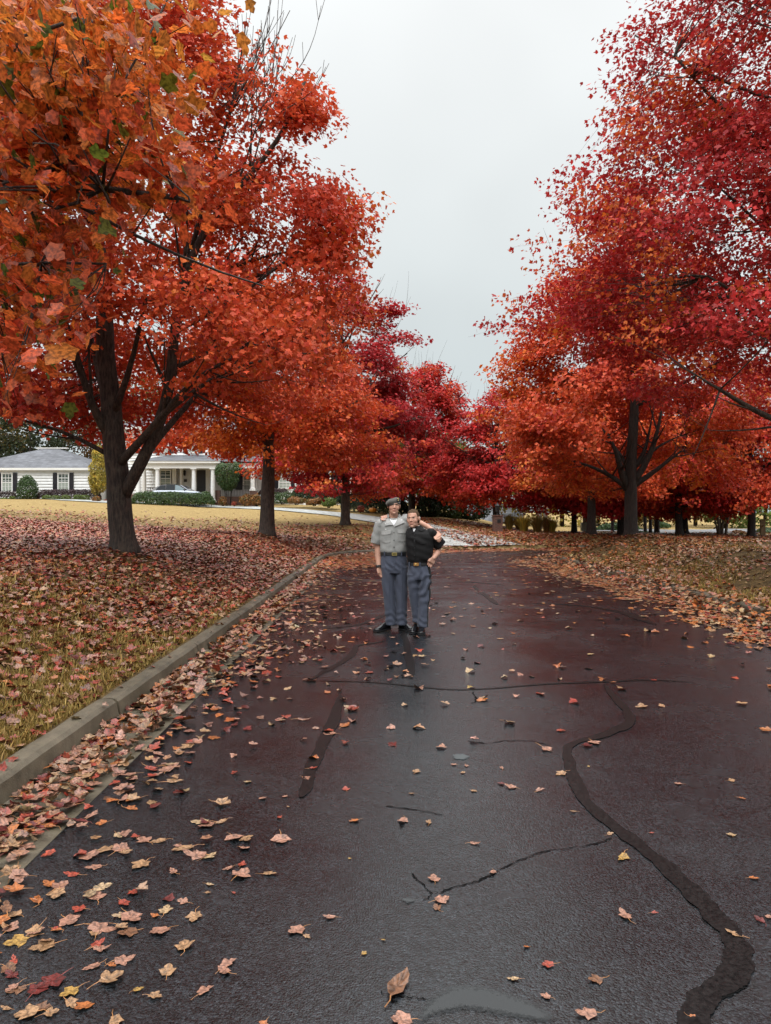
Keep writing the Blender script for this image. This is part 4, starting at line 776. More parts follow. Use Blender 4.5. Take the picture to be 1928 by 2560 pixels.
# ------------------------------------------------------------------ planting round the house
def shrub(name,label,c,r,pal,n,ls,cat='shrub',group=None,box=False,power=2.5,stem=True,taper=0,seed=1,lump=.10,path=None,core=True,up=0.0):
    """c = base centre, r = (rx,ry,h); foliage as leaf clumps over a leafy body"""
    rng=np.random.RandomState(seed); x,y,z=c; W=waves(rng,8,(.35/max(r[0],.4),1.1/max(min(r[0],2),.4)))
    t=rng.uniform(0,1,n)
    if path is not None:
        pth=np.array(path,float); s_=np.r_[0,np.cumsum(np.linalg.norm(np.diff(pth,axis=0),axis=1))]; q=t*s_[-1]
        bx=np.stack([np.interp(q,s_,pth[:,i]) for i in range(3)],1); tg=np.stack([np.interp(q,s_,np.gradient(pth[:,i],s_)) for i in range(2)],1); tg/=np.linalg.norm(tg,axis=1)[:,None]
        a=rng.uniform(0,math.pi,n); rho=rng.uniform(.72,1.03,n); cx=np.sign(np.cos(a))*np.abs(np.cos(a))**(2/power)*rho*r[1]; cz=np.abs(np.sin(a))**(2/power)*rho*r[2]
        ed=np.minimum(q,s_[-1]-q); k=np.clip(ed/(r[1]*.8),.15,1)**.5; cx*=k; cz*=k
        p=bx+np.c_[-tg[:,1]*cx,tg[:,0]*cx,cz]; nrm=np.c_[-tg[:,1]*np.cos(a),tg[:,0]*np.cos(a),np.sin(a)]
        p+=nrm*(W(p)*lump*r[1])[:,None]
    else:
        d=rng.normal(0,1,(n,3)); d[:,2]=d[:,2] if not box else d[:,2]; d/=np.linalg.norm(d,axis=1)[:,None]
        sgn=np.sign(d); e_=sgn*np.abs(d)**(2/power); e_/=(np.abs(e_)**power).sum(1)[:,None]**(1/power)
        rho=rng.uniform(.7,1.03,n)[:,None]; h=(e_[:,2]+1)/2
        k=(1-taper*h) if taper>=0 else (1+taper*(1-h))
        p=np.c_[x+e_[:,0]*r[0]*k*rho[:,0],y+e_[:,1]*r[1]*k*rho[:,0],z+(e_[:,2]*rho[:,0]+1)/2*r[2]+up]; nrm=d
        p+=nrm*(W(p)*lump*min(r[0],r[2]))[:,None]; p[:,2]=np.maximum(p[:,2],z+.02)
    X=rng.normal(0,1,(n,3))+np.array([0,0,.3]); N_=nrm+rng.normal(0,.6,(n,3))
    tone=np.clip(.5+.3*W(p*1.7),0,1)
    root=thing(name,(float(np.mean(p[:,0])),float(np.mean(p[:,1])),z),label,cat,group)
    leaf_batch('foliage',p,X-N_*((X*N_).sum(1)/(N_**2).sum(1))[:,None],N_/np.linalg.norm(N_,axis=1)[:,None],ls*rng.lognormal(0,.2,n),pick_col(rng,PALS[pal],n,tone,.2),'kite',M_green,root,.3,rng)
    if stem:
        mb=MB(); ns=5 if path is None else 14
        for i in range(ns):
            if path is None:
                a=i*2.4; bx_,by_=x+.12*r[0]*math.cos(a),y+.12*r[1]*math.sin(a); mb.tube([(bx_,by_,z-.1),(x+.35*r[0]*math.cos(a),y+.35*r[1]*math.sin(a),z+up+r[2]*.5),(x+.45*r[0]*math.cos(a),y+.45*r[1]*math.sin(a),z+up+r[2]*.8)],[.03,.02,.008],5)
            else:
                q=s_[-1]*(i+.5)/ns; b0=[np.interp(q,s_,pth[:,j]) for j in range(3)]; mb.tube([(b0[0],b0[1],b0[2]-.1),(b0[0]+.05,b0[1],b0[2]+r[2]*.45),(b0[0]-.1,b0[1]+.05,b0[2]+r[2]*.75)],[.03,.02,.008],5)
        mb.build('stem',M_bark2,root,smooth=True)
    return root
def at(u,Y): x=PX(u,Y); return (x,Y,gz(x,Y))
def atv(u,v,Y): x=PX(u,Y); return (x,Y,PZ(v,Y))
S6=64/FPX
shrub('topiary_shrub','tall dark green egg-shaped shrub clipped beside the left house windows',atv(68,1253,63.2),(30*S6/1,.95,64*S6),'green',5200,.085,seed=2,taper=.35,lump=.05,power=2.3)
shrub('clipped_hedge','long low purple hedge under the right window of the house wing',(0,0,0),(2,.55,28*S6),'purple',7000,.07,'hedge',path=[atv(92,1252,63.9),atv(150,1252,63.9),atv(252,1250,63.9)],seed=3,lump=.05,power=4)
shrub('clipped_hedge','short low purple hedge at the left edge of the photo',(0,0,0),(2,.5,24*S6),'purple',3000,.07,'hedge',path=[atv(-60,1252,63.9),atv(42,1252,63.9)],seed=4,lump=.05,power=4)
bl=['leftmost small clipped green mound before the purple hedge','second small green mound before the purple hedge','third small green mound, nearest the middle of the purple hedge','wider green mound before the right end of the purple hedge','rightmost clipped green mound, beside the walk','flat green mound at the far left below the short purple hedge','low green mound left of the egg-shaped shrub']
for i,(u,w_,h_) in enumerate(((118,23,14),(141,21,14),(165,23,15),(194,20,16),(211,26,15),(10,17,8),(32,15,12))):
    shrub('boxwood_mound',bl[i],atv(u,1252.5,62.4),(w_/2*S6,w_/2*S6,h_*S6),'lime',800,.06,group='clipped mounds along the house wing',seed=10+i,lump=.05,stem=True)
shrub('arborvitae','tall yellow-green conical evergreen between the wing and the big maple trunk',atv(246,1244,62.5),(26*S6,.85,140*S6*.86),'yellow',8500,.10,'evergreen',seed=21,taper=.5,lump=.08,up=.3)
shrub('clipped_hedge','dense bright green hedge in front of the parked car',(0,0,0),(2,.6,29*S6),'green',9000,.085,'hedge',path=[atv(325,1263,58.2),atv(430,1263,58.2),atv(537,1262,58.2)],seed=22,lump=.1,power=3)
vt=shrub('small_tree','small vase-shaped green tree in front of the porch railing',atv(571,1264,60.5),(37*S6,1.1,72*S6),'green',4200,.10,'tree',seed=23,taper=-.45,lump=.08,up=34*S6,stem=True)
for nme,lab,u,v,Y,rx,h_,pal in (('rust_shrub','small rust-brown shrub at the foot of the vase-shaped tree',558,1263,60,10,22,'rust'),('rust_shrub','olive-brown shrub below the porch railing, left of the second maple trunk',614,1264,60,16,26,'rust'),('rust_shrub','olive-brown shrub touching the second maple trunk',642,1263,60,15,26,'rust'),('rust_shrub','brown upright shrub right of the big maple trunk foot by the walk',241,1264,60.5,10,23,'rust'),
   ('rust_shrub','little red-brown plant beside the brown upright shrub',250,1263,61.5,4,11,'redshrub'),('rust_shrub','second little red-brown plant near the walk',264,1262,61.5,4,13,'redshrub'),('rust_shrub','tiny reddish plant between the two porch shrubs',586,1263,60,5,9,'redshrub'),('green_shrub','bright green rounded shrub right of the second maple trunk',707,1258,60,26,26,'green'),
   ('rust_shrub','reddish low shrub under the long dark hedge',742,1259,59,24,16,'rust'),('rust_shrub','second reddish low shrub under the long dark hedge',786,1262,58.5,22,17,'rust'),('green_shrub','mixed green shrub left of the third maple trunk',822,1266,58,20,20,'lime'),('rust_shrub','small red shrub beside the pumpkin',902,1279,55,8,13,'redshrub')):
    shrub(nme,lab,atv(u,v,Y),(rx*Y/FPX,rx*Y/FPX,h_*Y/FPX),pal,900 if rx<12 else 1800,.085,seed=u,lump=.16)
shrub('clipped_hedge','low purple hedge under the right-hand wing window',(0,0,0),(2,.5,16*S6),'purple',2600,.075,'hedge',path=[atv(645,1238,64),atv(725,1238,64)],seed=31,lump=.06,power=4)
shrub('long_hedge','long dark hedge curving along the driveway left of the third maple',(0,0,0),(2,.9,34*S6),'dkgreen',9000,.10,'hedge',path=[atv(732,1250,62),atv(790,1252,61),atv(848,1262,59.5)],seed=32,lump=.08,power=3)
shrub('long_hedge','dark clipped hedge behind the pumpkin and the tall boy',(0,0,0),(2,.9,1.35),'dkgreen',12000,.10,'hedge',path=[atv(856,1273,58),atv(910,1279,57),atv(965,1285,56),atv(1024,1287,55.5)],seed=33,lump=.07,power=3.2)
pu=thing('pumpkin',atv(932,1281,55),'orange pumpkin on the grass strip in front of the dark hedge','pumpkin'); c=atv(932,1281,55)
mb=MB(); th=np.arange(32)*2*math.pi/32
mb.loft([[(c[0]+r*(1+.09*math.cos(8*t))*math.cos(t),c[1]+r*(1+.09*math.cos(8*t))*math.sin(t),c[2]+z) for t in th] for r,z in ((.06,.0),(.18,.03),(.25,.12),(.26,.19),(.22,.28),(.12,.33),(.04,.32))]); mb.build('rind',simple('pumpkin_rind',(.62,.24,.03),.45,.4),pu,smooth=True)
mb=MB(); mb.tube([(c[0],c[1],c[2]+.3),(c[0]+.01,c[1],c[2]+.38),(c[0]+.05,c[1],c[2]+.42)],[.035,.025,.02],8); mb.build('stem',simple('pumpkin_stem',(.12,.11,.04),.8),pu,smooth=True)
dg=['tall dark evergreen shrub, leftmost of the clump behind the shorter boy','broad yellow-green laurel shrub in the middle of the evergreen clump','large dark rounded evergreen at the right end of the clump']
for i,(u,rx,h_,pal) in enumerate(((1068,34,64,'dkgreen'),(1120,34,62,'green'),(1178,46,66,'dkgreen'))):
    shrub('evergreen_shrub',dg[i],atv(u,1306,54+i),(rx*54/FPX,1.2,h_*54/FPX),pal,4200,.12,group='evergreen clump beyond the driveway',seed=41+i,lump=.16)
# ornamental grasses past the pillar
M_dry=leaf_mat('dry_grass',.2,.6,.2)
def tuft(label,c,w_,h_,n,seed,pal):
    rng=np.random.RandomState(seed); root=thing('ornamental_grass',c,label,'grass clump','tall grass clumps beyond the bend')
    a=rng.uniform(0,6.283,n); r0=rng.uniform(0,.25,n)*w_; ln=rng.uniform(.5,1,n)*h_; lean=rng.uniform(.05,.55,n)*w_
    b0=np.c_[c[0]+r0*np.cos(a),c[1]+r0*np.sin(a),np.full(n,c[2])]; dirv=np.c_[np.cos(a),np.sin(a),np.zeros(n)]
    md=b0+dirv*(lean*.4)[:,None]+np.c_[np.zeros((n,2)),ln*.6]; tp=b0+dirv*lean[:,None]*1.3+np.c_[np.zeros((n,2)),ln]
    sd=np.c_[-np.sin(a),np.cos(a),np.zeros(n)]*.014
    v=np.stack([b0-sd,b0+sd,md+sd,md-sd,tp+sd*.4,tp-sd*.4],1).reshape(-1,3); f=(np.arange(n)[:,None,None]*6+np.array([(0,1,2,3),(3,2,4,5)])[None]).reshape(-1)
    mesh_np('blades',v,f,4,M_dry,np.repeat(pick_col(rng,PALS[pal],n,rng.uniform(0,1,n)),6,0),parent=root)
for i,(u,v,Y,w_,h_,pl) in enumerate(((1273,1338,46,.65,1.0,'olive'),(1310,1341,45,.8,1.0,'yellow'),(1343,1345,44,.8,1.1,'olive'),(1366,1340,46,.6,1.0,'rust'),(1381,1338,46,.6,.85,'yellow'),(1295,1336,48,.5,.8,'rust'))):
    x=PX(u,Y); tuft(['straw-green grass clump nearest the brick pillar','second grass clump right of the pillar, yellowish','broad olive grass clump in the middle of the row','rusty grass clump beside the broad olive one','yellowish grass clump at the right end of the row','low rusty grass clump at the back of the row'][i],(x,Y,gz(x,Y)),w_,h_,420,60+i,pl)
# brick pillar with a lantern
pc=(PX(1244,43.5),43.5); pg=gz(*pc); pl=thing('brick_pillar',(pc[0],pc[1],pg),'brick mailbox pillar with a lantern on top at the end of the driveway','pillar')
mb=MB(); mb.box((pc[0],pc[1],pg+.42),(.52,.52,.94)); mb.build('post',M_brick,pl)
mb=MB(); mb.box((pc[0],pc[1],pg+.925),(.60,.60,.06)); mb.build('cap',M_brick,pl)
mb=MB(); mb.box((pc[0]+.05,pc[1]-.27,pg+.62),(.2,.03,.2)); mb.build('mail_door',M_iron,pl)
mb=MB(); mb.lathe((pc[0],pc[1],pg+.957),[(.07,0),(.03,.06),(.03,.14),(.11,.18),(.14,.5),(.17,.52),(.05,.64),(.02,.70)],6); mb.build('lantern',M_iron,pl)
# right-hand background planting
HD=[([(1492,1329,57),(1545,1328,57),(1606,1330,57)],24,'green','long green hedge behind the many-limbed trunk'),([(1500,1340,52),(1600,1340,52),(1690,1341,52)],9,'green','low green hedge along the front of the paved court'),([(1728,1343,50),(1798,1344,50)],11,'dkgreen','low dark hedge right of the forked maple trunk'),([(1822,1344,49),(1874,1344,49)],20,'rust','brownish hedge left of the right-edge maple'),([(1884,1344,50),(1990,1344,50)],21,'green','green hedge running out of the right edge'),([(1640,1318,62),(1672,1318,62)],15,'green','small hedge block at the back of the paved court')]
for i,(pt,h_,pal,lab) in enumerate(HD):
    shrub('low_hedge',lab,(0,0,0),(2,.9,h_*pt[0][2]/FPX),pal,4500,.11,'hedge',path=[atv(u,v,Y) for u,v,Y in pt],seed=80+i,lump=.1,power=3)
def stems_tree(label,u,v,Y,n,h,spread,r,mat,seed,name='bare_stemmed_tree',grp=None,pal='olive',cr=(1.6,1.4)):
    rng=np.random.RandomState(seed); c=atv(u,v,Y); root=thing(name,c,label,'tree',grp); mb=MB(); tips=[]
    for i in range(n):
        a=i*2.4+seed; r0=.06*n**.5; tip=(c[0]+spread*math.cos(a)*rng.uniform(.6,1),c[1]+spread*math.sin(a)*rng.uniform(.6,1),c[2]+h*rng.uniform(.8,1))
        b0=(c[0]+r0*math.cos(a),c[1]+r0*math.sin(a),c[2]-.3); mid=(b0[0]*.7+tip[0]*.3+rng.normal(0,.05),b0[1]*.7+tip[1]*.3,b0[2]*.5+tip[2]*.5)
        mb.tube(bez(b0,mid,tip,8),np.linspace(r,r*.45,8),7); tips.append(tip)
    mb.build('trunk',mat,root,smooth=True)
    m_=500; tp=np.array(tips)[rng.randint(0,n,m_)]+rng.normal(0,1,(m_,3))*np.array([cr[0],cr[0],cr[1]*.6]); X=rng.normal(0,1,(m_,3)); N_=rng.normal(0,1,(m_,3)); N_/=np.linalg.norm(N_,axis=1)[:,None]; X-=N_*(X*N_).sum(1)[:,None]
    leaf_batch('crown',tp,X,N_,rng.uniform(.14,.26,m_),pick_col(rng,PALS[pal],m_,rng.uniform(0,1,m_)),'kite',M_leaf,root,.3,rng)
stems_tree('vase of slim pale stems before the paved court, right of the forked maple',1806,1344,47,9,2.6,.75,.075,M_greybark,1,'crape_myrtle',pal='olive')
stems_tree('pale grey slender trunk behind the grass clumps, left of a pair',1351,1322,60,1,5.5,.3,.24,M_greybark,2,'pale_tree','pale trunks beyond the bend','yellow',(1.6,1.5))
stems_tree('pale grey slender trunk behind the grass clumps, right of a pair',1367,1322,61,1,5.2,.5,.22,M_greybark,3,'pale_tree','pale trunks beyond the bend','yellow',(1.6,1.5))
stems_tree('pale grey trunk close left of the low-forking maple',1466,1325,52,1,4.5,.2,.26,M_greybark,4,'pale_tree','pale trunks beyond the bend','olive')
for i,u in enumerate((1530,1615,1629,1644)): stems_tree(['dark slim trunk just left of the many-limbed maple','leftmost of three thin trunks right of the many-limbed maple','middle of three thin trunks right of the many-limbed maple','rightmost and stoutest of three thin trunks right of the many-limbed maple'][i],u,1336,53-i,1,4.6,.2,.13 if i<3 else .2,M_bark2,7+i,'slim_tree','thin trunks at the court','redshrub',(1.3,1.2))
ub=MB(); c=atv(1461,1326,50); ub.box((c[0],c[1],c[2]+.22),(.42,.42,.5)); ub.box((c[0],c[1],c[2]+.49),(.46,.46,.035)); o=ub.build('utility_box',simple('pale_green_box',(.42,.47,.40),.5,.4),None,bevel=.01); tag(o,'small pale utility box by the low-forking maple','utility box')
wp=MB(); c=atv(1907,1346,45); wp.box((c[0],c[1],c[2]+.5),(.30,.1,1.1)); wp.box((c[0],c[1],c[2]+1.07),(.36,.15,.05)); tag(wp.build('wooden_post',simple('tan_wood',(.20,.14,.08),.7,.2,stretch=(8,8,1)),None,bevel=.01),'short tan wooden post at the far right before the green hedge','post')
# background woods: individual trees beyond both houses
def bg_tree(label,x,y,h,r,pal,seed,n,grp,z0=1.5,name='woodland_tree',g=None):
    rng=np.random.RandomState(seed); g=gz(x,y) if g is None else g; root=thing(name,(x,y,g),label,'tree',grp)
    mb=MB(); mb.tube([(x,y,g-.3),(x+.1,y,g+h*.4),(x,y,g+h*.85)],[.22,.16,.04],8)
    for i in range(9):
        a=i*2.4; zz=g+h*(.25+.06*i); mb.tube([(x,y,zz),(x+r*.7*math.cos(a),y+r*.7*math.sin(a),zz+r*.45)],[.07,.02],5)
    mb.build('trunk',M_bark2,root,smooth=True)
    W=waves(rng,8,(.06,.25)); nc=int(n/26); c=rng.normal(0,1,(nc*3,3)); c/=np.linalg.norm(c,axis=1)[:,None]; c*=rng.uniform(.35,1,(nc*3,1))**.5
    p=np.c_[x+c[:,0]*r,y+c[:,1]*r,g+z0+(c[:,2]+1)/2*(h-z0)]; p=p+c*(W(p)*.22*r)[:,None]; p=p[W(p*1.7)>-.7][:nc]; nc=len(p)
    C=np.repeat(p,26,0)+rng.normal(0,.42,(nc*26,3))*np.array([1,1,.7]); m_=len(C); N_=rng.normal(0,1,(m_,3))+np.array([0,0,.6]); N_/=np.linalg.norm(N_,axis=1)[:,None]; X=rng.normal(0,1,(m_,3)); X-=N_*(X*N_).sum(1)[:,None]
    tone=np.clip(.5+.3*W(p*1.3),0,1).repeat(26)
    leaf_batch('crown',C,X,N_,rng.uniform(.2,.36,m_),pick_col(rng,PALS[pal],m_,tone,.25),'kite',M_leaf,root,.3,rng)
BL=[(-50,80,13,5,'brown'),(-43,84,12,5,'olive'),(-37,80,11.5,4.5,'pine'),(-31,86,14,5,'brown'),(-25,80,13,4.5,'olive'),(-19,84,12,5,'pine'),(-12,82,11,5,'olive'),(-6,78,10,4.5,'pine'),(-57,76,13,5,'pine'),(-1,74,8,4,'olive'),(3.5,70,7,3.6,'lime')]
bn={'brown':'russet brown','olive':'olive gold','pine':'dark green','lime':'yellow-green','yellow':'yellow'}
bp=['behind the far left end of the roof','behind the left hip of the wing roof','behind the middle of the wing roof','behind the wing roof ridge','behind the arborvitae','behind the two-storey roof','behind the vase-shaped tree','behind the long hedge','beyond the left edge of the wing','behind the third maple','between the third and fourth maples']
for i,(x,y,h,r,pal) in enumerate(BL): bg_tree('%s woodland tree %s'%(bn[pal],bp[i]),x,y,h,r,pal,200+i,7500,'woods behind the white house',z0=1.0)
BR=[(16.5,72,8,4,'yellow'),(21,76,9,4.5,'olive'),(26,73,8.5,4.2,'brown'),(31,77,9.5,4.8,'olive'),(36.5,74,9,4.5,'lime'),(42,78,10,5,'olive'),(47,73,9,4.6,'pine'),(13.5,78,9,4,'olive'),(8,88,9.5,4.4,'pine'),(29,66,5,3,'lime'),(20,64,4.5,2.6,'olive')]
bq=['behind the grass clumps','behind the low-forking maple','behind the many-limbed maple','behind the long court hedge','behind the paved court','behind the crape myrtle','behind the right-edge maple','right of the neighbouring roof','left of the neighbouring roof','at the back of the court','close behind the thin dark trunk']
for i,(x,y,h,r,pal) in enumerate(BR): bg_tree('%s background tree %s'%(bn[pal],bq[i]),x,y,h,r,pal,230+i,3200,'trees beyond the paved court',z0=.2)
# ------------------------------------------------------------------ the two people
def remesh(mb,voxel,smooth=3,fac=.5):
    me=mb.mesh('tmp'); o=bpy.data.objects.new('tmp',me); COL.objects.link(o)
    r=o.modifiers.new('r','REMESH'); r.mode='VOXEL'; r.voxel_size=voxel
    if smooth: s_=o.modifiers.new('s','SMOOTH'); s_.iterations=smooth; s_.factor=fac
    dg=bpy.context.evaluated_depsgraph_get(); out=bpy.data.meshes.new_from_object(o.evaluated_get(dg)); bpy.data.objects.remove(o); bpy.data.meshes.remove(me)
    return out
def finish(me,name,mats,parent,smooth=True):
    me.name=name; me.materials.clear()
    for m in (mats if isinstance(mats,list) else [mats]): me.materials.append(m)
    me.polygons.foreach_set('use_smooth',[smooth]*len(me.polygons)); return link(name,me,parent)
def cos_of(me): v=np.empty(len(me.vertices)*3); me.vertices.foreach_get('co',v); return v.reshape(-1,3)
def nrm_of(me): v=np.empty(len(me.vertices)*3,np.float32); me.vertices.foreach_get('normal',v); return v.reshape(-1,3).astype(float)
def set_co(me,v): me.vertices.foreach_set('co',np.ascontiguousarray(v,np.float32).ravel()); me.update()
def capsule(mb,pts,rad,k=12,sy=1.0):
    mb.tube(pts,rad,k,True,sy)
    for p,r in ((pts[0],rad[0]),(pts[-1],rad[-1])): mb.ell(p,(r,r,r),k,8)
def ell_ring(cx,cy,cz,rx,ry,k=28,pw=2.3):
    a=np.arange(k)*2*math.pi/k; c,s_=np.cos(a),np.sin(a)
    return [(cx+rx*np.sign(q)*abs(q)**(2/pw),cy+ry*np.sign(t)*abs(t)**(2/pw),cz) for q,t in zip(c,s_)]
m,n,l,b=nm('skin'); a_=n.new('ShaderNodeAttribute'); a_.attribute_name='skin_colour'; l.new(a_.outputs['Color'],b.inputs['Base Color']); b.inputs['Roughness'].default_value=.5; b.inputs['Specular IOR Level'].default_value=.35; b.inputs['Subsurface Weight'].default_value=.08; b.inputs['Subsurface Radius'].default_value=(.01,.004,.002); M_skin=m
def cloth(name,c,rough=.85,var=.10,sc=260,sheen=.1):
    m,n,l,b=nm(name); c=np.array(c); o,h=noise_col(n,l,tuple(c*(1-var)),tuple(c*(1+var)),sc,3); l.new(o,b.inputs['Base Color']); b.inputs['Roughness'].default_value=rough; b.inputs['Specular IOR Level'].default_value=.2; b.inputs['Sheen Weight'].default_value=sheen
    bump(n,l,b,h,.25,.001); return m
M_gshirt=cloth('grey_poplin',(.285,.287,.278)); M_blackshirt=cloth('black_twill',(.0075,.007,.0075),.7,sheen=.02); M_trouser=cloth('blue_grey_wool',(.066,.075,.105)); M_stripe=cloth('black_braid',(.008,.008,.009))
M_pocket=cloth('grey_poplin_trim',(.37,.37,.36))
M_tee=cloth('white_tee',(.72,.72,.74)); M_beret=cloth('grey_wool_felt',(.068,.064,.056),.95,sheen=.3)
m,n,l,b=nm('polished_shoe'); b.inputs['Base Color'].default_value=(.006,.006,.007,1); b.inputs['Roughness'].default_value=.16; M_shoe=m
m,n,l,b=nm('belt_web'); b.inputs['Base Color'].default_value=(.007,.007,.009,1); b.inputs['Roughness'].default_value=.6; M_belt=m
m,n,l,b=nm('brass'); b.inputs['Base Color'].default_value=(.55,.42,.16,1); b.inputs['Metallic'].default_value=1; b.inputs['Roughness'].default_value=.25; M_brass=m
m,n,l,b=nm('copper_brass'); b.inputs['Base Color'].default_value=(.62,.30,.10,1); b.inputs['Metallic'].default_value=.9; b.inputs['Roughness'].default_value=.28; M_copper=m
m,n,l,b=nm('silver'); b.inputs['Base Color'].default_value=(.8,.8,.78,1); b.inputs['Metallic'].default_value=.8; b.inputs['Roughness'].default_value=.3; M_silver=m
M_button=simple('dark_button',(.02,.02,.022),.35,.5,var=0); M_hair=simple('short_brown_hair',(.085,.052,.03),.8,.2,var=.35,scale=240,bmp=.25)
SK=np.array((.52,.29,.21))
class Fig:
    """maps millimetre coordinates read off the photograph at the person's own distance into the scene"""
    def __init__(s,Y): s.Y=Y; s.k=Y/FPX/5.268
    def __call__(s,zx,zy,dy=0.0): return np.array([(zx-442.5)*s.k,s.Y+dy,CAMH-(zy-421.4)*s.k])
    def z(s,zy): return CAMH-(zy-421.4)*s.k
def loft_rings(mb,F,rows,pw=2.3):
    mb.loft([ell_ring(*F(c,zy,dy),hw*F.k,ry,pw=pw) for zy,c,hw,ry,dy in rows])
HEADP=[((0,.012,.03),(.074,.095,.088)),((0,-.028,-.02),(.0655,.066,.088)),((0,-.030,-.072),(.056,.056,.044)),((0,-.072,-.098),(.023,.022,.019)),((0,-.081,.022),(.046,.017,.012)),
 ((.034,-.056,-.030),(.030,.026,.032)),((-.034,-.056,-.030),(.030,.026,.032)),((.009,-.095,-.034),(.0085,.009,.007)),((-.009,-.095,-.034),(.0085,.009,.007)),((0,-.087,-.059),(.022,.012,.0065)),((0,-.086,-.070),(.019,.012,.0075)),
 ((.077,.012,-.004),(.011,.023,.034)),((-.077,.012,-.004),(.011,.023,.034)),((0,.045,-.05),(.055,.055,.06))]
def head_frame(c,yaw,roll,pitch,sc): return Matrix.Translation(Vector(c))@Matrix.Rotation(yaw,4,'Z')@Matrix.Rotation(pitch,4,'X')@Matrix.Rotation(roll,4,'Y')@Matrix.Scale(sc,4)
def head(mb,M):
    R3=np.array(M.to_3x3()); 
    for c,r in HEADP: mb.ell(M@Vector(c),r,16,12,M)
    p=[M@Vector(q) for q in ((0,-.088,.012),(0,-.100,-.010),(0,-.110,-.030))]; sc=M.to_scale()[0]; capsule(mb,p,[.0075*sc,.008*sc,.0105*sc],10)
def hand(mb,wrist,palm,tips,thumb,r=.0085,side=None,kn=None):
    """palm slab from the wrist, four bent fingers rooted along the knuckle line, a thumb from the palm's side"""
    w_=np.array(wrist); p=np.array(palm); d=p-w_; d/=np.linalg.norm(d); side=np.array(side,float); side/=np.linalg.norm(side)
    nrm=np.cross(d,side); nrm/=np.linalg.norm(nrm)
    L_=np.linalg.norm(p-w_)
    for f in np.linspace(0,1,6):
        c=w_+(p-w_)*f; wd=.024+.016*min(1,f*1.6)
        for s_ in np.linspace(-1,1,7): mb.ell(c+side*wd*s_,(.0125,.0125,.0125),8,6)
    for i,tip in enumerate(tips):
        k=p+side*(.033-.022*i); t=np.array(tip); m_=(k+t)/2+nrm*(kn if kn is not None else .012); rr=r*(1.0,1.05,1.0,.86)[i]
        capsule(mb,[k,(k+m_)/2+nrm*.003,m_,(m_+t)/2,t],[rr*1.1,rr*1.08,rr*1.05,rr*.95,rr*.82],8)
    b0=w_+(p-w_)*.35+side*.034; t=np.array(thumb); m_=(b0+t)/2+side*.010; capsule(mb,[b0,m_,t],[.012,.0105,.0085],8)
def paint_skin(me,M,extra=()):
    v=cos_of(me); Mi=np.array(M.inverted()); q=v@Mi[:3,:3].T+Mi[:3,3]; n_=len(v); rng=np.random.RandomState(1)
    col=np.repeat(SK[None],n_,0)*(1+.05*np.sin(v[:,0]*37)*np.cos(v[:,2]*29))[:,None]
    def mixc(w_,c): col[:]=col*(1-w_[:,None])+np.array(c)*w_[:,None]
    ax=np.abs(q[:,0]); fr=q[:,1]<-.03; hd=q[:,2]>-.14
    g=lambda x,y,sx,sy:np.exp(-((ax-x)/sx)**2-((q[:,2]-y)/sy)**2)*fr*hd
    mixc(.25*g(.042,-.035,.022,.022),(.55,.20,.14)); mixc(.35*g(0,-.034,.016,.012),(.55,.22,.15))
    mixc(.25*g(.031,.010,.020,.011)*(q[:,1]<-.05),(.20,.085,.055))               # shade of the eye sockets, painted into the skin colour
    e_=((ax-.031)/.0145)**2+((q[:,2]-.006)/.0055)**2
    mixc(np.clip(1.6-e_,0,1)*fr*hd,(.30,.24,.20)); mixc(np.clip(1.5-((ax-.031)/.0065)**2-((q[:,2]-.006)/.0062)**2,0,1)*fr*hd,(.02,.014,.012))
    mixc(np.clip(1.5-((ax-.031)/.017)**2-((q[:,2]-.0125)/.0025)**2,0,1)*fr*hd,(.05,.025,.018))
    bz=.0265-.004*((ax-.032)/.02)**2; mixc(.55*np.clip(1.6-((ax-.032)/.021)**2-((q[:,2]-bz)/.0045)**2,0,1)*fr*hd,(.085,.045,.026))
    mixc(.4*np.clip(1.5-(q[:,0]/.025)**2-((q[:,2]+.064)/.0105)**2,0,1)*(q[:,1]<-.055)*hd,(.45,.13,.11))
    mixc(.4*np.clip(1.4-(q[:,0]/.024)**2-((q[:,2]+.0645)/.0022)**2,0,1)*(q[:,1]<-.055)*hd,(.13,.035,.03))
    mixc(.6*np.clip(1.4-((ax-.009)/.005)**2-((q[:,2]+.0415)/.003)**2,0,1)*(q[:,1]<-.06)*hd,(.16,.06,.045))
    for f in extra: f(v,q,mixc)
    a=me.attributes.new('skin_colour','FLOAT_COLOR','POINT'); c=np.ones((n_,4),np.float32); c[:,:3]=col; a.data.foreach_set('color',c.ravel())
def bvh_of(*meshes):
    V=[];Fc=[];o=0
    for me in meshes:
        v=cos_of(me); V+=[tuple(q) for q in v]; Fc+=[tuple(i+o for i in p.vertices) for p in me.polygons]; o+=len(v)
    return BVHTree.FromPolygons(V,Fc)
def patch(F,bvh,pts,off,name,mat,parent,th=.004,cuts=3,hgt=None):
    """a cloth piece laid on the front of a surface"""
    bm=bmesh.new(); vs_=[bm.verts.new((F(*p)[0],0,F(*p)[2])) for p in pts]; bm.faces.new(vs_); bmesh.ops.triangulate(bm,faces=bm.faces)
    bmesh.ops.subdivide_edges(bm,edges=bm.edges,cuts=cuts,use_grid_fill=True)
    for v in bm.verts:
        h=bvh.ray_cast(Vector((v.co.x,F.Y-2,v.co.z)),Vector((0,1,0)))
        v.co.y=(h[0].y if h[0] is not None else F.Y)-off
    fr=bm.faces[:]; g=bmesh.ops.extrude_face_region(bm,geom=fr)
    for e in g['geom']:
        if isinstance(e,bmesh.types.BMVert): e.co.y-=th
    bmesh.ops.recalc_face_normals(bm,faces=bm.faces)
    me=bpy.data.meshes.new(name); bm.to_mesh(me); bm.free(); return finish(me,name,mat,parent,False)
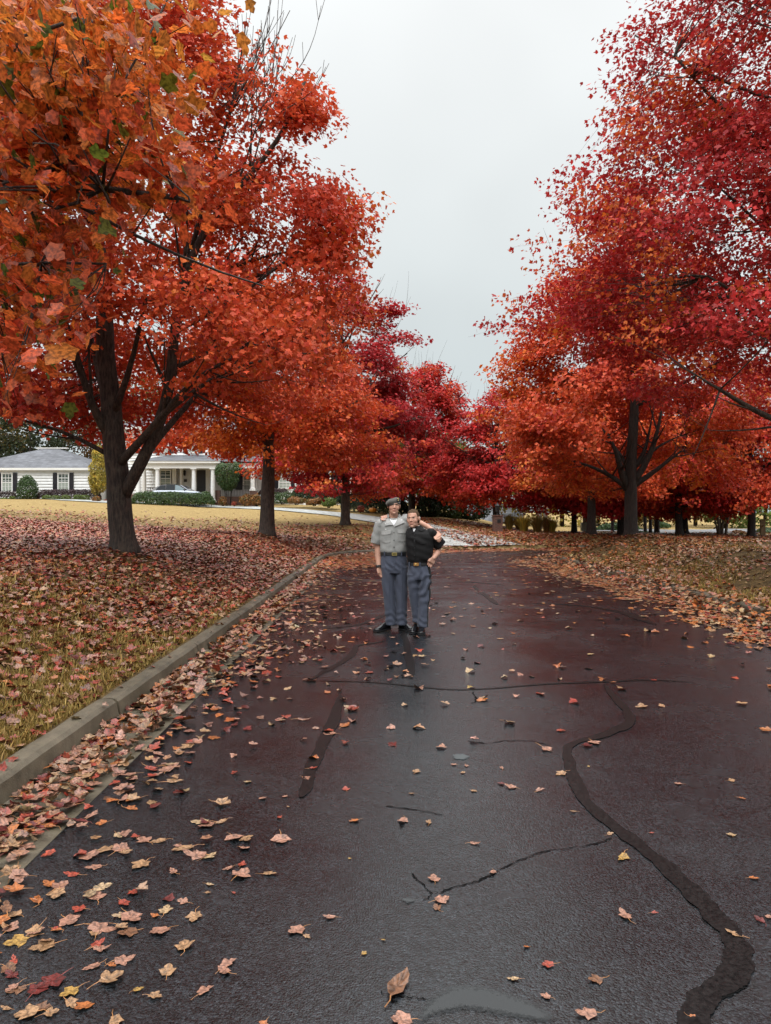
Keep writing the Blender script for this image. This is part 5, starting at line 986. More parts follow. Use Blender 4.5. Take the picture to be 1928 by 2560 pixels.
def dot(F,bvh,zx,zy,r,name,mat,parent,sx=1,th=.004):
    c=F(zx,zy); h=bvh.ray_cast(Vector((c[0],F.Y-2,c[2])),Vector((0,1,0))); y=h[0].y if h[0] is not None else F.Y
    mb=MB(); mb.ell((c[0],y-.001,c[2]),(r*sx,th,r),12,8); return mb.build(name,mat,parent,smooth=True)
def shoe(name,parent,heel,ang,L_=.29,W_=.052):
    d=np.array([math.sin(ang),-math.cos(ang),0]); s_=np.array([math.cos(ang),math.sin(ang),0]); h0=np.array([heel[0],heel[1],0])
    rows=[(-.01,.55,.075),(.02,.78,.098),(.07,.8,.105),(.12,.78,.092),(.17,.92,.072),(.215,1.0,.058),(.25,.95,.05),(.278,.7,.042),(.292,.3,.034)]
    rg=[]
    for t,w_,h in rows:
        c=h0+d*t*L_/.29; w2=W_*w_; rg.append([tuple(c+s_*w2*a+np.array([0,0,z])) for a,z in ((-1,.02),(-.98,h*.55),(-.72,h*.88),(-.3,h),(.3,h),(.72,h*.88),(.98,h*.55),(1,.02))])
    mb=MB(); mb.loft(rg); me=remesh(mb,.006,2); o=finish(me,name,M_shoe,parent)
    mb=MB(); mb.loft([[tuple(h0+d*t*L_/.29+s_*(W_*w_+.004)*a+np.array([0,0,z])) for a,z in ((-1,.002),(1,.002),(1,.02),(-1,.02))] for t,w_,h in [(-.016,.5,0)]+rows[1:-1]+[(.298,.35,0)]]); mb.build('sole',M_belt,o)
    return o
# ---- the taller boy
A=Fig(10.05)
boyA=thing('person',(float(A(552,0)[0]),10.05,0),'taller boy in grey beret, short-sleeved grey uniform shirt and blue-grey trousers, arm round the other','person','boys posing on the road')
MA=head_frame(A(553,338,0),R(4),R(2),R(-2),1.0)
mb=MB(); head(mb,MA)
capsule(mb,[A(551,430,.02),A(549,500,.03),A(548,560,.03)],[.055,.056,.062],14)
loft_rings(mb,A,[(1150,550,150,.10,.0),(980,550,140,.095,.0),(800,552,155,.10,0),(640,553,165,.095,.01),(560,551,150,.085,.02),(520,549,110,.065,.03)])
for s_,c in ((-1,478),(1,650)): capsule(mb,[A(c,1150,0),A(c+10*s_*-1,1480,0),A(c+8,1880,.01)],[.07,.05,.04])
capsule(mb,[A(372,590,.01),A(338,860,.035),A(345,1010,.01),A(357,1135,-.03)],[.05,.043,.041,.0285],12,.95)
hand(mb,A(358,1140,-.03),A(377,1215,-.045),[A(412,1268,-.045),A(400,1275,-.055),A(384,1272,-.06),A(368,1262,-.055)],A(428,1232,-.07),side=A(395,1215,-.03)-A(360,1220,-.06),kn=-.006)
capsule(mb,[A(690,520,.03),A(790,525,.12),A(905,566,.10),A(1000,615,-.03),A(1085,684,-.17)],[.05,.044,.036,.033,.025],12)
hand(mb,A(1088,688,-.18),A(1120,742,-.222),[A(1110,800,-.235),A(1131,808,-.235),A(1149,798,-.23),A(1163,778,-.22)],A(1088,775,-.255),side=A(1100,755,-.24)-A(1150,725,-.22),kn=-.012)
me=remesh(mb,.0042,4,.45); v=cos_of(me); Mi=np.array(MA.inverted()); q=v@Mi[:3,:3].T+Mi[:3,3]; t_=q[:,2]>.045; q[t_,2]=.045+(q[t_,2]-.045)*.5; q[t_,:2]*=.93; Mm=np.array(MA); set_co(me,q@Mm[:3,:3].T+Mm[:3,3])
paint_skin(me,MA); bodyA=finish(me,'body',M_skin,boyA)
def wrinkle(me,fn): v=cos_of(me); n_=nrm_of(me); set_co(me,v+n_*fn(v)[:,None])
# shirt
mb=MB(); loft_rings(mb,A,[(985,549,163,.118,0),(960,549,168,.122,0),(925,550,180,.132,0),(860,551,181,.130,0),(760,553,186,.126,0),(660,554,196,.122,0),(600,553,203,.118,.005),(560,551,196,.11,.01),(530,549,168,.096,.018),(508,548,128,.078,.03),(500,548,95,.06,.04)])
mb.ell(A(374,588,.01),(.066,.085,.07),16,12); mb.ell(A(700,530,.03),(.075,.085,.065),16,12)
def sleeve(mb,F,p0,p1,r0,r1,sy=1.0,p_mid=None,k=18):
    pts=[F(*p0)]+([F(*p_mid)] if p_mid else [(F(*p0)+F(*p1))/2])+[F(*p1)]; mb.tube(pts,[r0,(r0+r1)/2,r1],k,True,sy)
sleeve(mb,A,(376,575,.01),(306,838,.02),.076,.067); sleeve(mb,A,(690,520,.03),(892,548,.11),.074,.06,p_mid=(790,515,.115))
me=remesh(mb,.006,4)
rngA=np.random.RandomState(3)
def wrA(v):
    x=v[:,0]-A(550,0)[0]; z=v[:,2]; y=v[:,1]-10.05
    blouse=np.exp(-((z-A.z(905))/.055)**2)
    f=.0028*np.sin(x*52+np.sin(z*22)*1.6+y*20)*blouse+.002*np.sin(x*33-z*27+1.0+np.sin(z*13))*ss(A.z(950),A.z(850),z)*(1-ss(A.z(700),A.z(600),z))
    f+=.002*np.sin((x*.8+z)*44+2*np.sin(x*19))*ss(.15,.2,np.abs(x))
    f+=.0007*np.sin(z*70+x*31+np.sin(x*50))
    return f
wrinkle(me,wrA); shirtA=finish(me,'shirt',M_gshirt,boyA); bvA=bvh_of(me)
bvA2=bvh_of(me,bodyA.data)
patch(A,bvA2,[(494,508),(520,526),(549,530),(580,524),(597,506),(575,560),(549,600),(520,560)],.001,'undershirt',M_tee,boyA,.003)
patch(A,bvA2,[(478,440),(492,470),(500,520),(548,592),(500,590),(432,600),(445,545),(462,470)],.011,'collar',M_pocket,boyA,.006)
patch(A,bvA2,[(624,444),(604,474),(596,520),(553,612),(590,600),(688,560),(664,505),(640,460)],.011,'collar',M_pocket,boyA,.006)
patch(A,bvA,[(543,600),(566,606),(564,780),(562,955),(540,955),(542,780)],.001,'placket',M_gshirt,boyA,.003)
for pts,body,btn in (([(384,674),(450,660),(512,656),(514,694),(500,709),(450,716),(402,720),(388,708)],[(392,712),(508,704),(506,812),(452,828),(396,816)],(448,694)),
                     ([(598,648),(660,650),(720,656),(719,690),(706,700),(660,698),(612,696),(600,686)],[(604,690),(714,694),(712,800),(660,812),(606,800)],(664,682))):
    patch(A,bvA,body,.001,'pocket',M_gshirt,boyA,.005); patch(A,bvA,pts,.005,'pocket_flap',M_pocket,boyA,.008); dot(A,bvA,*btn,.008,'button',M_button,boyA,th=.013)
for zy in (690,788,878): dot(A,bvA,553,zy,.0075,'button',M_button,boyA,th=.008)
for zx,zy in ((441,572),(655,530)): dot(A,bvA,zx,zy,.011,'collar_pin',M_silver,boyA,.9,.016)
dot(A,bvA,446,648,.006,'name_bar',M_silver,boyA,1.6,.005)
# epaulette seams
patch(A,bvA,[(352,560),(400,520),(418,528),(372,575)],.004,'shoulder_strap',M_gshirt,boyA,.005)
# trousers
def trousers(F,pel,legs,wr,voxel,stripe=None,parent=None):
    mb=MB(); loft_rings(mb,F,pel)
    for lg in legs: loft_rings(mb,F,lg,2.15)
    me=remesh(mb,voxel,3); wrinkle(me,wr); o=finish(me,'trousers',[M_trouser,M_stripe],parent)
    if stripe:
        mi=[1 if stripe(p.center,p.normal) else 0 for p in me.polygons]; me.polygons.foreach_set('material_index',mi)
    return o
def wrTA(v):
    z=v[:,2]; x=v[:,0]-A(556,0)[0]; y=v[:,1]-10.05; cx=np.where(x<0,-.072,.095)
    low=np.exp(-((z-.17)/.09)**2); crease=np.exp(-((x-cx)/.012)**2)*(y<0)*ss(.12,.3,z)*(1-ss(.78,.95,z))
    f=.0055*low*np.sin(z*70+x*30+np.sin(x*40)*1.6+v[:,1]*12)+.006*crease
    f+=.0035*np.sin(z*26+x*38+2*np.sin(x*11))*ss(.25,.4,z)*(1-ss(.85,1,z))+.005*np.exp(-((z-.83)/.06)**2)*np.sin(x*60+z*70)*(np.abs(x)<.12)
    return f
trousersA=trousers(A,[(965,550,164,.118,0),(1000,551,168,.122,0),(1080,555,177,.128,0),(1170,558,181,.13,0),(1225,560,176,.122,0)],
 [[(1140,472,95,.115,0),(1250,474,92,.11,0),(1450,484,79,.093,-.005),(1650,500,74,.088,0),(1800,511,72,.085,0),(1885,515,74,.09,0),(1905,515,71,.088,.0)],[(1140,645,97,.115,0),(1250,646,94,.11,0),(1450,650,86,.093,-.005),(1650,653,74,.088,0),(1800,655,68,.085,0),(1885,658,71,.09,0),(1905,658,69,.088,0)]],wrTA,.0065,
 lambda c,n_: abs(n_[0])>.93 and (c[0]<A(455,0)[0] or c[0]>A(690,0)[0]) and abs(c[1]-10.05)<.016,boyA)
bvTA=bvh_of(trousersA.data)
mb=MB(); mb.loft([ell_ring(*A(550,zy),hw*A.k,ry,pw=2.3) for zy,hw,ry in ((988,168,.122),(986,175,.129),(947,174,.128),(945,167,.121))]); mb.build('belt',M_belt,boyA,smooth=False)
c=A(558,968,-.136); mb=MB(); mb.box(c,(.066,.012,.042)); bk=mb.build('belt_buckle',M_brass,boyA,bevel=.003)
mb=MB(); mb.box(c+np.array([0,-.008,0]),(.05,.004,.028)); mb.build('buckle_plate',simple('aged_brass',(.20,.16,.06),.4,.5,metal=.8,var=.3),bk,bevel=.001)
for zx,y_ in ((428,-.096),(650,-.106)): c=A(zx,966,y_-.008); mb=MB(); mb.box(c,(.014,.014,.06)); mb.build('belt_loop',M_trouser,boyA,bevel=.002)
patch(A,bvTA,[(542,985),(560,985),(566,1110),(560,1180),(546,1170)],.001,'fly',M_trouser,boyA,.003)
shoe('shoe',boyA,A(490,1900,.06),R(-40)); shoe('shoe',boyA,A(640,1900,.06),R(36))
# watch
wa,wb=A(355,1118,-.022),A(352,1150,-.028); mb=MB(); mb.tube([A(354.5,1122,-.026),A(356,1146,-.031)],[.037,.036],20); wo=mb.build('wristwatch',M_belt,boyA,smooth=False)
mb=MB(); mb.ell(A(338,1138,-.052),(.021,.013,.021),14,8); mb.build('watch_face',M_shoe,wo,smooth=True)
# beret
mb=MB(); Mb=Matrix.Rotation(R(-13),3,'Y'); mb.ell(A(540,290,.01),(.092,.112,.050),24,14,Mb); mb.ell(A(484,305,.0),(.040,.085,.034),18,12,Mb); mb.ell(A(588,270,.02),(.053,.082,.042),18,12)
mb.tube([A(550,333,.008),A(549,300,.008)],[.083,.088],28,True,1.22)
me=remesh(mb,.006,5)
v=cos_of(me); zc=A.z(334)+(v[:,0]-A(550,0)[0])*.20+(v[:,1]-10.05)*-.10; v[:,2]=np.maximum(v[:,2],zc); set_co(me,v); wrinkle(me,lambda v:.002*np.sin(v[:,0]*60+v[:,2]*40)); beret=finish(me,'beret',M_beret,boyA); bvB=bvh_of(me)
mb=MB(); bnd=[]
for t in np.linspace(0,2*math.pi,37): bnd.append(A(550,0)*np.array([1,0,0])+np.array([.084*math.cos(t),10.058+.101*math.sin(t),A.z(330)+.084*math.cos(t)*.20-.101*math.sin(t)*.10]))
mb.tube(bnd,.0055,6); mb.build('beret_band',M_belt,beret,smooth=True)
patch(A,bvB,[(588,228),(630,236),(634,282),(604,292),(586,280)],.0015,'badge_backing',M_belt,beret,.003)
mb=MB(); c=A(606,258); h=bvB.ray_cast(Vector((c[0],8,c[2])),Vector((0,1,0))); yb=(h[0].y if h[0] else 9.95)-.008
arc=[(c[0]+.013*math.cos(t),yb,c[2]+.016*math.sin(t)) for t in np.linspace(R(50),R(330),14)]; mb.tube(arc,.0035,6); mb.tube([(c[0]-.004,yb,c[2]-.008),(c[0]+.006,yb,c[2]+.008)],.003,6); mb.build('badge',M_brass,beret,smooth=True)
mb=MB(); mb.ell(MA@Vector((0,.022,.018)),(.0775,.094,.07),22,14); me=remesh(mb,.006,1); v=cos_of(me); Mi=np.array(MA.inverted()); q=v@Mi[:3,:3].T+Mi[:3,3]
q[:,1]=np.where((q[:,2]<.03),np.maximum(q[:,1],-.012+.3*(.03-q[:,2])*0),q[:,1]); q[:,2]=np.maximum(q[:,2],-.02); Mm=np.array(MA); set_co(me,q@Mm[:3,:3].T+Mm[:3,3]); finish(me,'hair',M_hair,boyA)
# ---- the shorter boy
B=Fig(9.88)
boyB=thing('person',(float(B(890,0)[0]),9.88,0),'shorter boy with cropped hair in a black short-sleeved shirt, hand on his hip','person','boys posing on the road')
MBm=head_frame(B(806,512,-.01),R(-19),R(-5),R(-3),1.0)
mb=MB(); head(mb,MBm)
capsule(mb,[B(822,595,.03),B(838,650,.045),B(850,710,.04)],[.054,.055,.06],14)
loft_rings(mb,B,[(1250,890,130,.10,.0),(1110,878,120,.095,.0),(950,892,145,.10,0),(780,890,150,.095,.01),(700,880,135,.085,.02),(665,862,100,.065,.03)])
capsule(mb,[B(805,1280,0),B(815,1500,.01),B(850,1880,.05)],[.065,.05,.038]); capsule(mb,[B(952,1280,0),B(948,1500,-.02),B(930,1900,-.02)],[.068,.052,.04])
capsule(mb,[B(1050,700,.0),B(1185,895,.07),B(1130,960,.03),B(1072,1025,-.05)],[.05,.043,.04,.028],12)
hand(mb,B(1070,1028,-.055),B(1042,1080,-.08),[B(990,1108,-.10),B(1006,1132,-.098),B(1028,1142,-.09),B(1046,1135,-.075)],B(996,1062,-.105),side=B(1020,1065,-.095)-B(1055,1090,-.06),kn=.010)
# left arm behind the other's back, fingers over his shoulder
capsule(mb,[B(785,708,.06),B(725,690,.26),B(600,620,.385),B(470,520,.345)],[.042,.042,.04,.029],12)
hand(mb,B(466,517,.34),B(425,478,.27),[B(438,528,.085),B(414,533,.08),B(392,530,.085),B(373,520,.10)],B(455,500,.11),side=B(460,470,.26)-B(400,485,.26),kn=-.03)
me=remesh(mb,.0042,4,.45); paint_skin(me,MBm); bodyB=finish(me,'body',M_skin,boyB)
mb=MB(); loft_rings(mb,B,[(1118,877,137,.108,0),(1090,878,142,.115,0),(1040,890,165,.132,0),(960,897,174,.134,0),(860,893,180,.13,0),(760,890,184,.122,.0),(710,886,176,.113,.005),(675,876,150,.10,.015),(645,858,108,.085,.02),(622,842,78,.072,.025),(608,836,66,.064,.03)])
mb.ell(B(1040,705,.0),(.07,.085,.07),16,12); mb.ell(B(775,705,.03),(.052,.075,.06),16,12)
sleeve(mb,B,(1030,690,.0),(1168,862,.065),.072,.083,1.0); sleeve(mb,B,(775,705,.05),(665,665,.335),.055,.062,p_mid=(735,690,.21))
me=remesh(mb,.006,4)
def wrB(v):
    x=v[:,0]-B(890,0)[0]; z=v[:,2]
    return .005*np.sin(x*36+z*30+2*np.sin(z*15))*ss(B.z(1110),B.z(1000),z)*(1-ss(B.z(820),B.z(720),z))+.0035*np.sin((x-z)*46+1.5*np.sin(x*30))*ss(.12,.2,x)+.002*np.sin(z*66+x*21)
wrinkle(me,wrB); shirtB=finish(me,'shirt',M_blackshirt,boyB); bvS=bvh_of(me); bvS2=bvh_of(me,bodyB.data)
patch(B,bvS2,[(902,596),(885,618),(872,650),(905,672),(958,655),(935,615)],.008,'collar',M_blackshirt,boyB,.007)
patch(B,bvS2,[(790,632),(800,660),(806,700),(784,690),(770,640)],.008,'collar',M_blackshirt,boyB,.007)
patch(B,bvS2,[(796,628),(838,640),(818,676),(806,672)],.001,'undershirt',M_tee,boyB,.003)
patch(B,bvS,[(806,690),(828,690),(832,900),(842,1085),(820,1085),(810,900)],.001,'placket',M_blackshirt,boyB,.003)
patch(B,bvS,[(850,775),(985,790),(984,822),(960,836),(920,842),(864,816),(850,808)],.003,'pocket_flap',M_blackshirt,boyB,.005)
for zy in (712,800,890,985): dot(B,bvS,820,zy,.0065,'button',M_button,boyB,th=.009)
def wrTB(v):
    z=v[:,2]; x=v[:,0]-B(895,0)[0]; rt=ss(-.03,.03,x)
    return (.003+.006*rt)*(.8+.7*np.sin(z*11+x*6+1))*np.sin(z*44-x*46+1.8*np.sin(x*25+z*13)+v[:,1]*14)*ss(.12,.3,z)*(1-ss(.72,.82,z))+.004*np.sin(z*74+x*26+1.5*np.sin(x*33))*np.exp(-((z-.13)/.08)**2)+.003*np.sin(x*60+z*40)*ss(.7,.78,z)
trousersB=trousers(B,[(1100,877,138,.11,0),(1130,878,143,.116,0),(1200,886,152,.124,0),(1270,892,158,.126,0),(1310,894,150,.116,0)],
 [[(1240,810,82,.112,0),(1330,806,79,.105,0),(1500,814,66,.09,.01),(1700,838,58,.082,.035),(1830,850,52,.08,.05),(1880,852,52,.08,.05)],[(1240,960,88,.115,0),(1330,958,87,.11,-.005),(1450,951,84,.1,-.015),(1650,944,70,.09,-.02),(1800,934,70,.09,-.02),(1905,929,74,.094,-.02),(1930,932,70,.09,-.02)]],wrTB,.0065,
 lambda c,n_: n_[0]>.5 and c[0]>B(930,0)[0] and 9.795<c[1]<9.868,boyB)
mb=MB(); mb.loft([ell_ring(*B(877,zy),hw*B.k,ry,pw=2.3) for zy,hw,ry in ((1122,143,.114),(1120,150,.122),(1086,147,.120),(1084,140,.112))]); mb.build('belt',M_belt,boyB,smooth=False)
c=B(842,1102,-.128); mb=MB(); mb.box(c,(.064,.012,.040)); bk=mb.build('belt_buckle',M_copper,boyB,bevel=.003)
mb=MB(); mb.lathe((c[0]-.006,c[1]-.007,c[2]),[(.0,-.012),(.012,-.006),(.014,.0),(.012,.006),(.0,.012)],12,1,.25); mb.build('buckle_emblem',M_brass,bk,smooth=True)
for zx,y_ in ((752,-.09),(890,-.125)): c=B(zx,1104,y_-.004); mb=MB(); mb.box(c,(.014,.014,.058)); mb.build('belt_loop',M_trouser,boyB,bevel=.002)
shoe('shoe',boyB,B(850,1900,.07),R(-14),.265,.048); shoe('shoe',boyB,B(926,1925,.03),R(-6),.275,.052)
# cropped hair
mb=MB()
for c,r in (((0,.016,.036),(.0795,.099,.090)),((0,.05,-.02),(.064,.062,.07))): mb.ell(MBm@Vector(c),r,22,16,MBm)
me=remesh(mb,.005,2); v=cos_of(me); Mi=np.array(MBm.inverted()); q=v@Mi[:3,:3].T+Mi[:3,3]
# hairline: front edge above the brow, sideburn before the ear
low=np.where(q[:,1]<-.035,.075,np.where(q[:,1]<.02,-.005+1.4*np.clip(-(q[:,1]-.0),0,.04),-.06)); below=q[:,2]<low
q[below]*=np.array([.86,.86,.9]); rngh=np.random.RandomState(2); q+=rngh.normal(0,.0012,q.shape)
Mm=np.array(MBm); set_co(me,q@Mm[:3,:3].T+Mm[:3,3]); finish(me,'hair',M_hair,boyB)
# ------------------------------------------------------------------ fallen leaves and turf
FP={'pale pink':(.37,.185,.125),'tan':(.36,.205,.105),'cream':(.43,.29,.16),'red':(.33,.055,.03),'orange':(.43,.14,.04),'dark red':(.14,.024,.02),'brown':(.20,.095,.05),'yellow':(.38,.225,.06)}
FK=list(FP); FP={k:tuple(.88*c for c in v) for k,v in FP.items()}; FC=np.array([FP[k] for k in FK])
def mixcols(rng,n,wts,jit=.16):
    i=rng.choice(len(FK),n,p=np.array(wts)/sum(wts)); return np.clip(FC[i]*rng.lognormal(0,jit,n)[:,None]*(1+rng.normal(0,.05,(n,3))),.006,.85),i
def surf_z(x,y):
    d,s_=road_sd(x,y); z=np.where(d<-.40,road_top(x,y),np.where(d<-.0,road_z(x,y)-.008,np.where(d<.17,road_z(x,y)+.134,ground(x,y)))); return z,d,s_
rng=np.random.RandomState(77)
def in_view(x,y,z,m=60): u=964+x/y*FPX; v=1280-(z-CAMH)/y*FPX; return (u>-m)&(u<1928+m)&(v<2560+min(m,500))
def scatter(n,ylo,yhi,xlo,xhi,dens,size_fn,pw=1.0):
    """rejection-sample ground positions; dens is leaves per square metre at unit size"""
    t=rng.uniform(0,1,n); y=ylo*(yhi/ylo)**t; wx=y*.86+1.6; x=rng.uniform(-1,1,n)*wx
    z,d,s_=surf_z(x,y); ok=in_view(x,y,z,900)&(x>xlo)&(x<xhi)
    # proposal density per m2
    prop=n/(y*np.log(yhi/ylo)*2*wx)
    return x,y,z,d,s_,ok,prop
def leafsize(y): return .074*(1+np.clip(y-9,0,60)/38)
NW=waves(rng,8,(.10,.45)); NW2=waves(rng,8,(.3,1.1))
def density(x,y,d,s_):
    p=np.c_[x,y,np.zeros_like(x)]; nz=NW(p); nz2=NW2(p)
    k=(.074/leafsize(y))**2
    out=(s_>0)&(d>=.0); inn=(s_<0)&(d>=.0); rd=d<0
    # left bank: thick under the maples, thinner on the near turf, clear far lawn
    bank=np.where(y<10.5,195+75*nz2+110*ss(5.5,10.5,y),350+50*nz)*(1-ss(27,36,y)*(.72))*(1-ss(40,47,y)*.95)
    bank=bank*(1-.8*ss(7.5,13,d)*ss(10,16,y)*np.clip(.6+.4*nz,0,1)); bank*=np.where(d<.18,.07,1)
    right=170+110*nz+80*np.exp(-d/1.5); right*=np.where(d<.18,.9,1)*(1-ss(36,44,y)*.6)
    # road: full gutters, thinning towards the crown of the road
    e_=-d
    lf=np.where(e_<.36,300+30*nz2,0)+125*np.exp(-np.maximum(e_-.30,0)/.24)*np.clip(1+.6*nz2,0,2)+38*np.exp(-np.maximum(e_-.4,0)/.85)*np.clip(1+.5*nz2,0.2,2)+3.2+14*ss(9,18,y)*np.exp(-np.maximum(e_-.4,0)/1.3); wl=.36+2.5*ss(17,26,y); lf=np.maximum(lf,260*ss(18,22,y)*np.clip((wl*(1+.15*nz2)-e_)/.5,0,1))
    wr=.95+.30*ss(12,20,y)-.75*ss(24,29,y)
    rt=np.where(e_<wr*(1+.25*nz2),240+60*nz2,0)+60*np.exp(-np.maximum(e_-wr,0)/.30)+7*np.exp(-np.maximum(e_-wr,0)/1.3)+2.6
    rt=rt*np.where(y<8.5,.55,1)
    beyond=np.where((s_>0)&(y>28),np.where(d<6,330,190),0)
    D_=np.where(rd,np.where(s_>0,lf,rt),np.where(out,np.where(x>2.0,np.maximum(beyond,120),bank),right))
    D_=np.where((x>9)&(y>42),90*(1-ss(50,60,y)),D_)
    return np.maximum(D_,0)*k
N_=1500000
x,y,z,d,s_,ok,prop=scatter(N_,1.9,52,-60,60,None,None)
dn=density(x,y,d,s_)
drv=(np.abs(x-np.interp(y,[36,38.6,42.5,47.5,53],[6.2,4.6,2.6,.2,-3]))<2.1)&(y>36)
dn=np.where(drv,dn*np.interp(y,[36,42,50],[.9,.35,.06]),dn)
near=(y<4.82)&(d<0)&(x>-.8)&(x<3.4); ok&=~near
ok&=rng.uniform(0,1,N_)<np.clip(dn/prop,0,1); ok&=~((y<4.82)&(d<-.55)&(s_<0)&(rng.uniform(0,1,N_)<.6))
ok&=(np.hypot(x-.11,y-10.0)>.26)&(np.hypot(x-.45,y-9.85)>.22)
x,y,z,d,s_=[q[ok] for q in (x,y,z,d,s_)]
lz=np.where(drv[ok],ground(x,y)+.055,z)
print('litter leaves',len(x))
# colours
n_=len(x); cl,_=mixcols(rng,n_,[.25,.11,.04,.34,.13,.08,.05,.0])
cr,_=mixcols(rng,n_,[.10,.30,.08,.10,.34,.02,.06,.0]); cg,ig=mixcols(rng,n_,[.32,.22,.07,.15,.13,.06,.04,.01]); cf,_=mixcols(rng,n_,[.12,.20,.05,.22,.34,.03,.04,.0])
col=np.where(((s_>0)&(d>=0))[:,None],cl,np.where((s_<0)[:,None],cr,cg)); col=np.where(((s_>0)&(d<0)&(y>14))[:,None]&(rng.uniform(0,1,n_)<ss(12,24,y))[:,None],cf,col)
col=np.where(((x>2)&(y>30))[:,None]&(rng.uniform(0,1,n_)<.7)[:,None],cf,col); icol=ig
size=leafsize(y)*np.clip(rng.lognormal(-.05,.25,n_),.45,1.35); size=np.where(d<0,size*1.08,size)
# the leaves nearest the lens are objects of their own: those read off the photograph, then the nearest of the rest
HL=[]
for (px,py,w_,c) in [(297,20,35,'pale pink'),(347,25,35,'pale pink'),(132,50,48,'tan'),(335,55,28,'tan'),(505,35,35,'pale pink'),(500,103,36,'dark red'),(543,118,58,'pale pink'),(380,133,35,'tan'),(115,143,35,'tan'),(667,133,52,'pale pink'),(760,60,62,'tan'),(878,30,16,'yellow'),(1268,105,40,'pale pink'),(1495,90,35,'tan'),(1537,168,40,'orange'),(812,225,35,'tan'),(77,262,70,'pale pink'),(190,270,50,'tan'),(970,323,40,'tan'),(1150,318,22,'red'),(1495,325,55,'cream'),(385,360,55,'pale pink'),(1022,420,90,'yellow'),(465,485,48,'pale pink'),(210,512,72,'pale pink'),(1590,515,48,'orange'),(240,603,85,'pale pink'),(222,637,55,'brown'),(1035,675,92,'pale pink'),(1162,664,36,'red'),(1618,695,62,'dark red'),(1655,682,40,'pale pink'),(1515,755,92,'tan'),(610,808,34,'orange'),(702,885,72,'red'),(555,945,60,'cream'),(915,950,85,'brown'),(695,1022,52,'pale pink'),(875,1100,105,'pale pink'),(1330,1115,52,'orange'),(70,1120,118,'pale pink')]: HL.append((964+px/1.728,1900+py/1.728,w_/1.728,c))
for (px,py,w_,c) in [(1350,33,42,'red'),(1320,75,55,'pale pink'),(1070,88,52,'cream'),(1135,160,46,'pale pink'),(1232,153,32,'pale pink'),(1495,123,42,'red'),(1208,244,36,'red'),(1533,260,52,'orange'),(1245,197,24,'tan'),(960,180,110,'tan'),(870,260,98,'cream'),(960,260,60,'tan'),(1010,330,100,'pale pink'),(1062,335,80,'tan'),(1058,375,64,'pale pink'),(1215,338,128,'pale pink'),(1160,487,78,'tan'),(1040,490,115,'pale pink'),(1045,445,52,'red'),(985,460,58,'pale pink'),(900,408,78,'cream'),(905,530,42,'cream'),(895,566,32,'tan'),(1510,422,17,'yellow'),(1008,568,28,'red'),(795,603,62,'pale pink'),(840,668,88,'tan'),(715,640,72,'cream'),(672,663,48,'orange'),(690,728,112,'pale pink'),(798,795,104,'tan'),(985,875,100,'pale pink'),(970,905,95,'pale pink'),(885,990,98,'pale pink'),(725,905,92,'tan'),(668,1010,72,'tan'),(595,980,62,'yellow'),(1285,730,92,'pale pink'),(1425,672,68,'pale pink'),(1325,757,42,'tan'),(1655,775,27,'yellow'),(1573,832,34,'yellow'),(575,560,62,'red'),(535,608,78,'red'),(525,662,80,'cream'),(520,712,82,'tan'),(415,735,88,'tan'),(420,785,72,'red'),(400,880,92,'pale pink'),(530,855,98,'pale pink'),(470,940,132,'tan'),(310,985,112,'yellow'),(300,1040,92,'tan'),(365,1050,98,'orange'),(120,1080,128,'tan'),(225,940,140,'dark red'),(165,975,120,'dark red'),(215,1080,78,'tan'),(435,540,92,'cream'),(420,580,100,'pale pink'),(300,680,130,'pale pink'),(190,790,125,'tan'),(85,765,130,'yellow'),(45,710,92,'pale pink'),(60,855,68,'red'),(750,475,82,'pale pink'),(610,440,112,'tan'),(690,340,76,'tan'),(770,362,46,'pale pink'),(510,315,66,'cream'),(440,260,62,'orange'),(1140,1135,62,'orange'),(490,1120,112,'tan'),(30,1055,60,'tan'),(60,965,80,'pale pink'),(480,875,50,'orange'),(155,725,90,'pale pink'),(345,630,70,'red'),(240,715,45,'red'),(455,375,110,'tan'),(520,370,110,'pale pink'),(585,320,55,'red')]: HL.append((px/1.728,1900+py/1.728,w_/1.728,c))
HLc=len(HL)
rl=[]
for (u,v,w_,c) in HL:
    Y=CAMH*FPX/(v-1280); rl.append((PX(u,Y),Y,min(w_/FPX*Y*.9,.098),c))
dist=np.sqrt(x*x+y*y+(lz-CAMH)**2)/size; inside=in_view(x,y,lz,-4)&(d<.0)
order=np.argsort(np.where(inside,dist,1e9))[:300-len(rl)]
ind=np.zeros(n_,bool); ind[order]=True
for i in order: rl.append((x[i],y[i],size[i],FK[icol[i]] if d[i]<0 and s_[i]>0 else 'tan'))
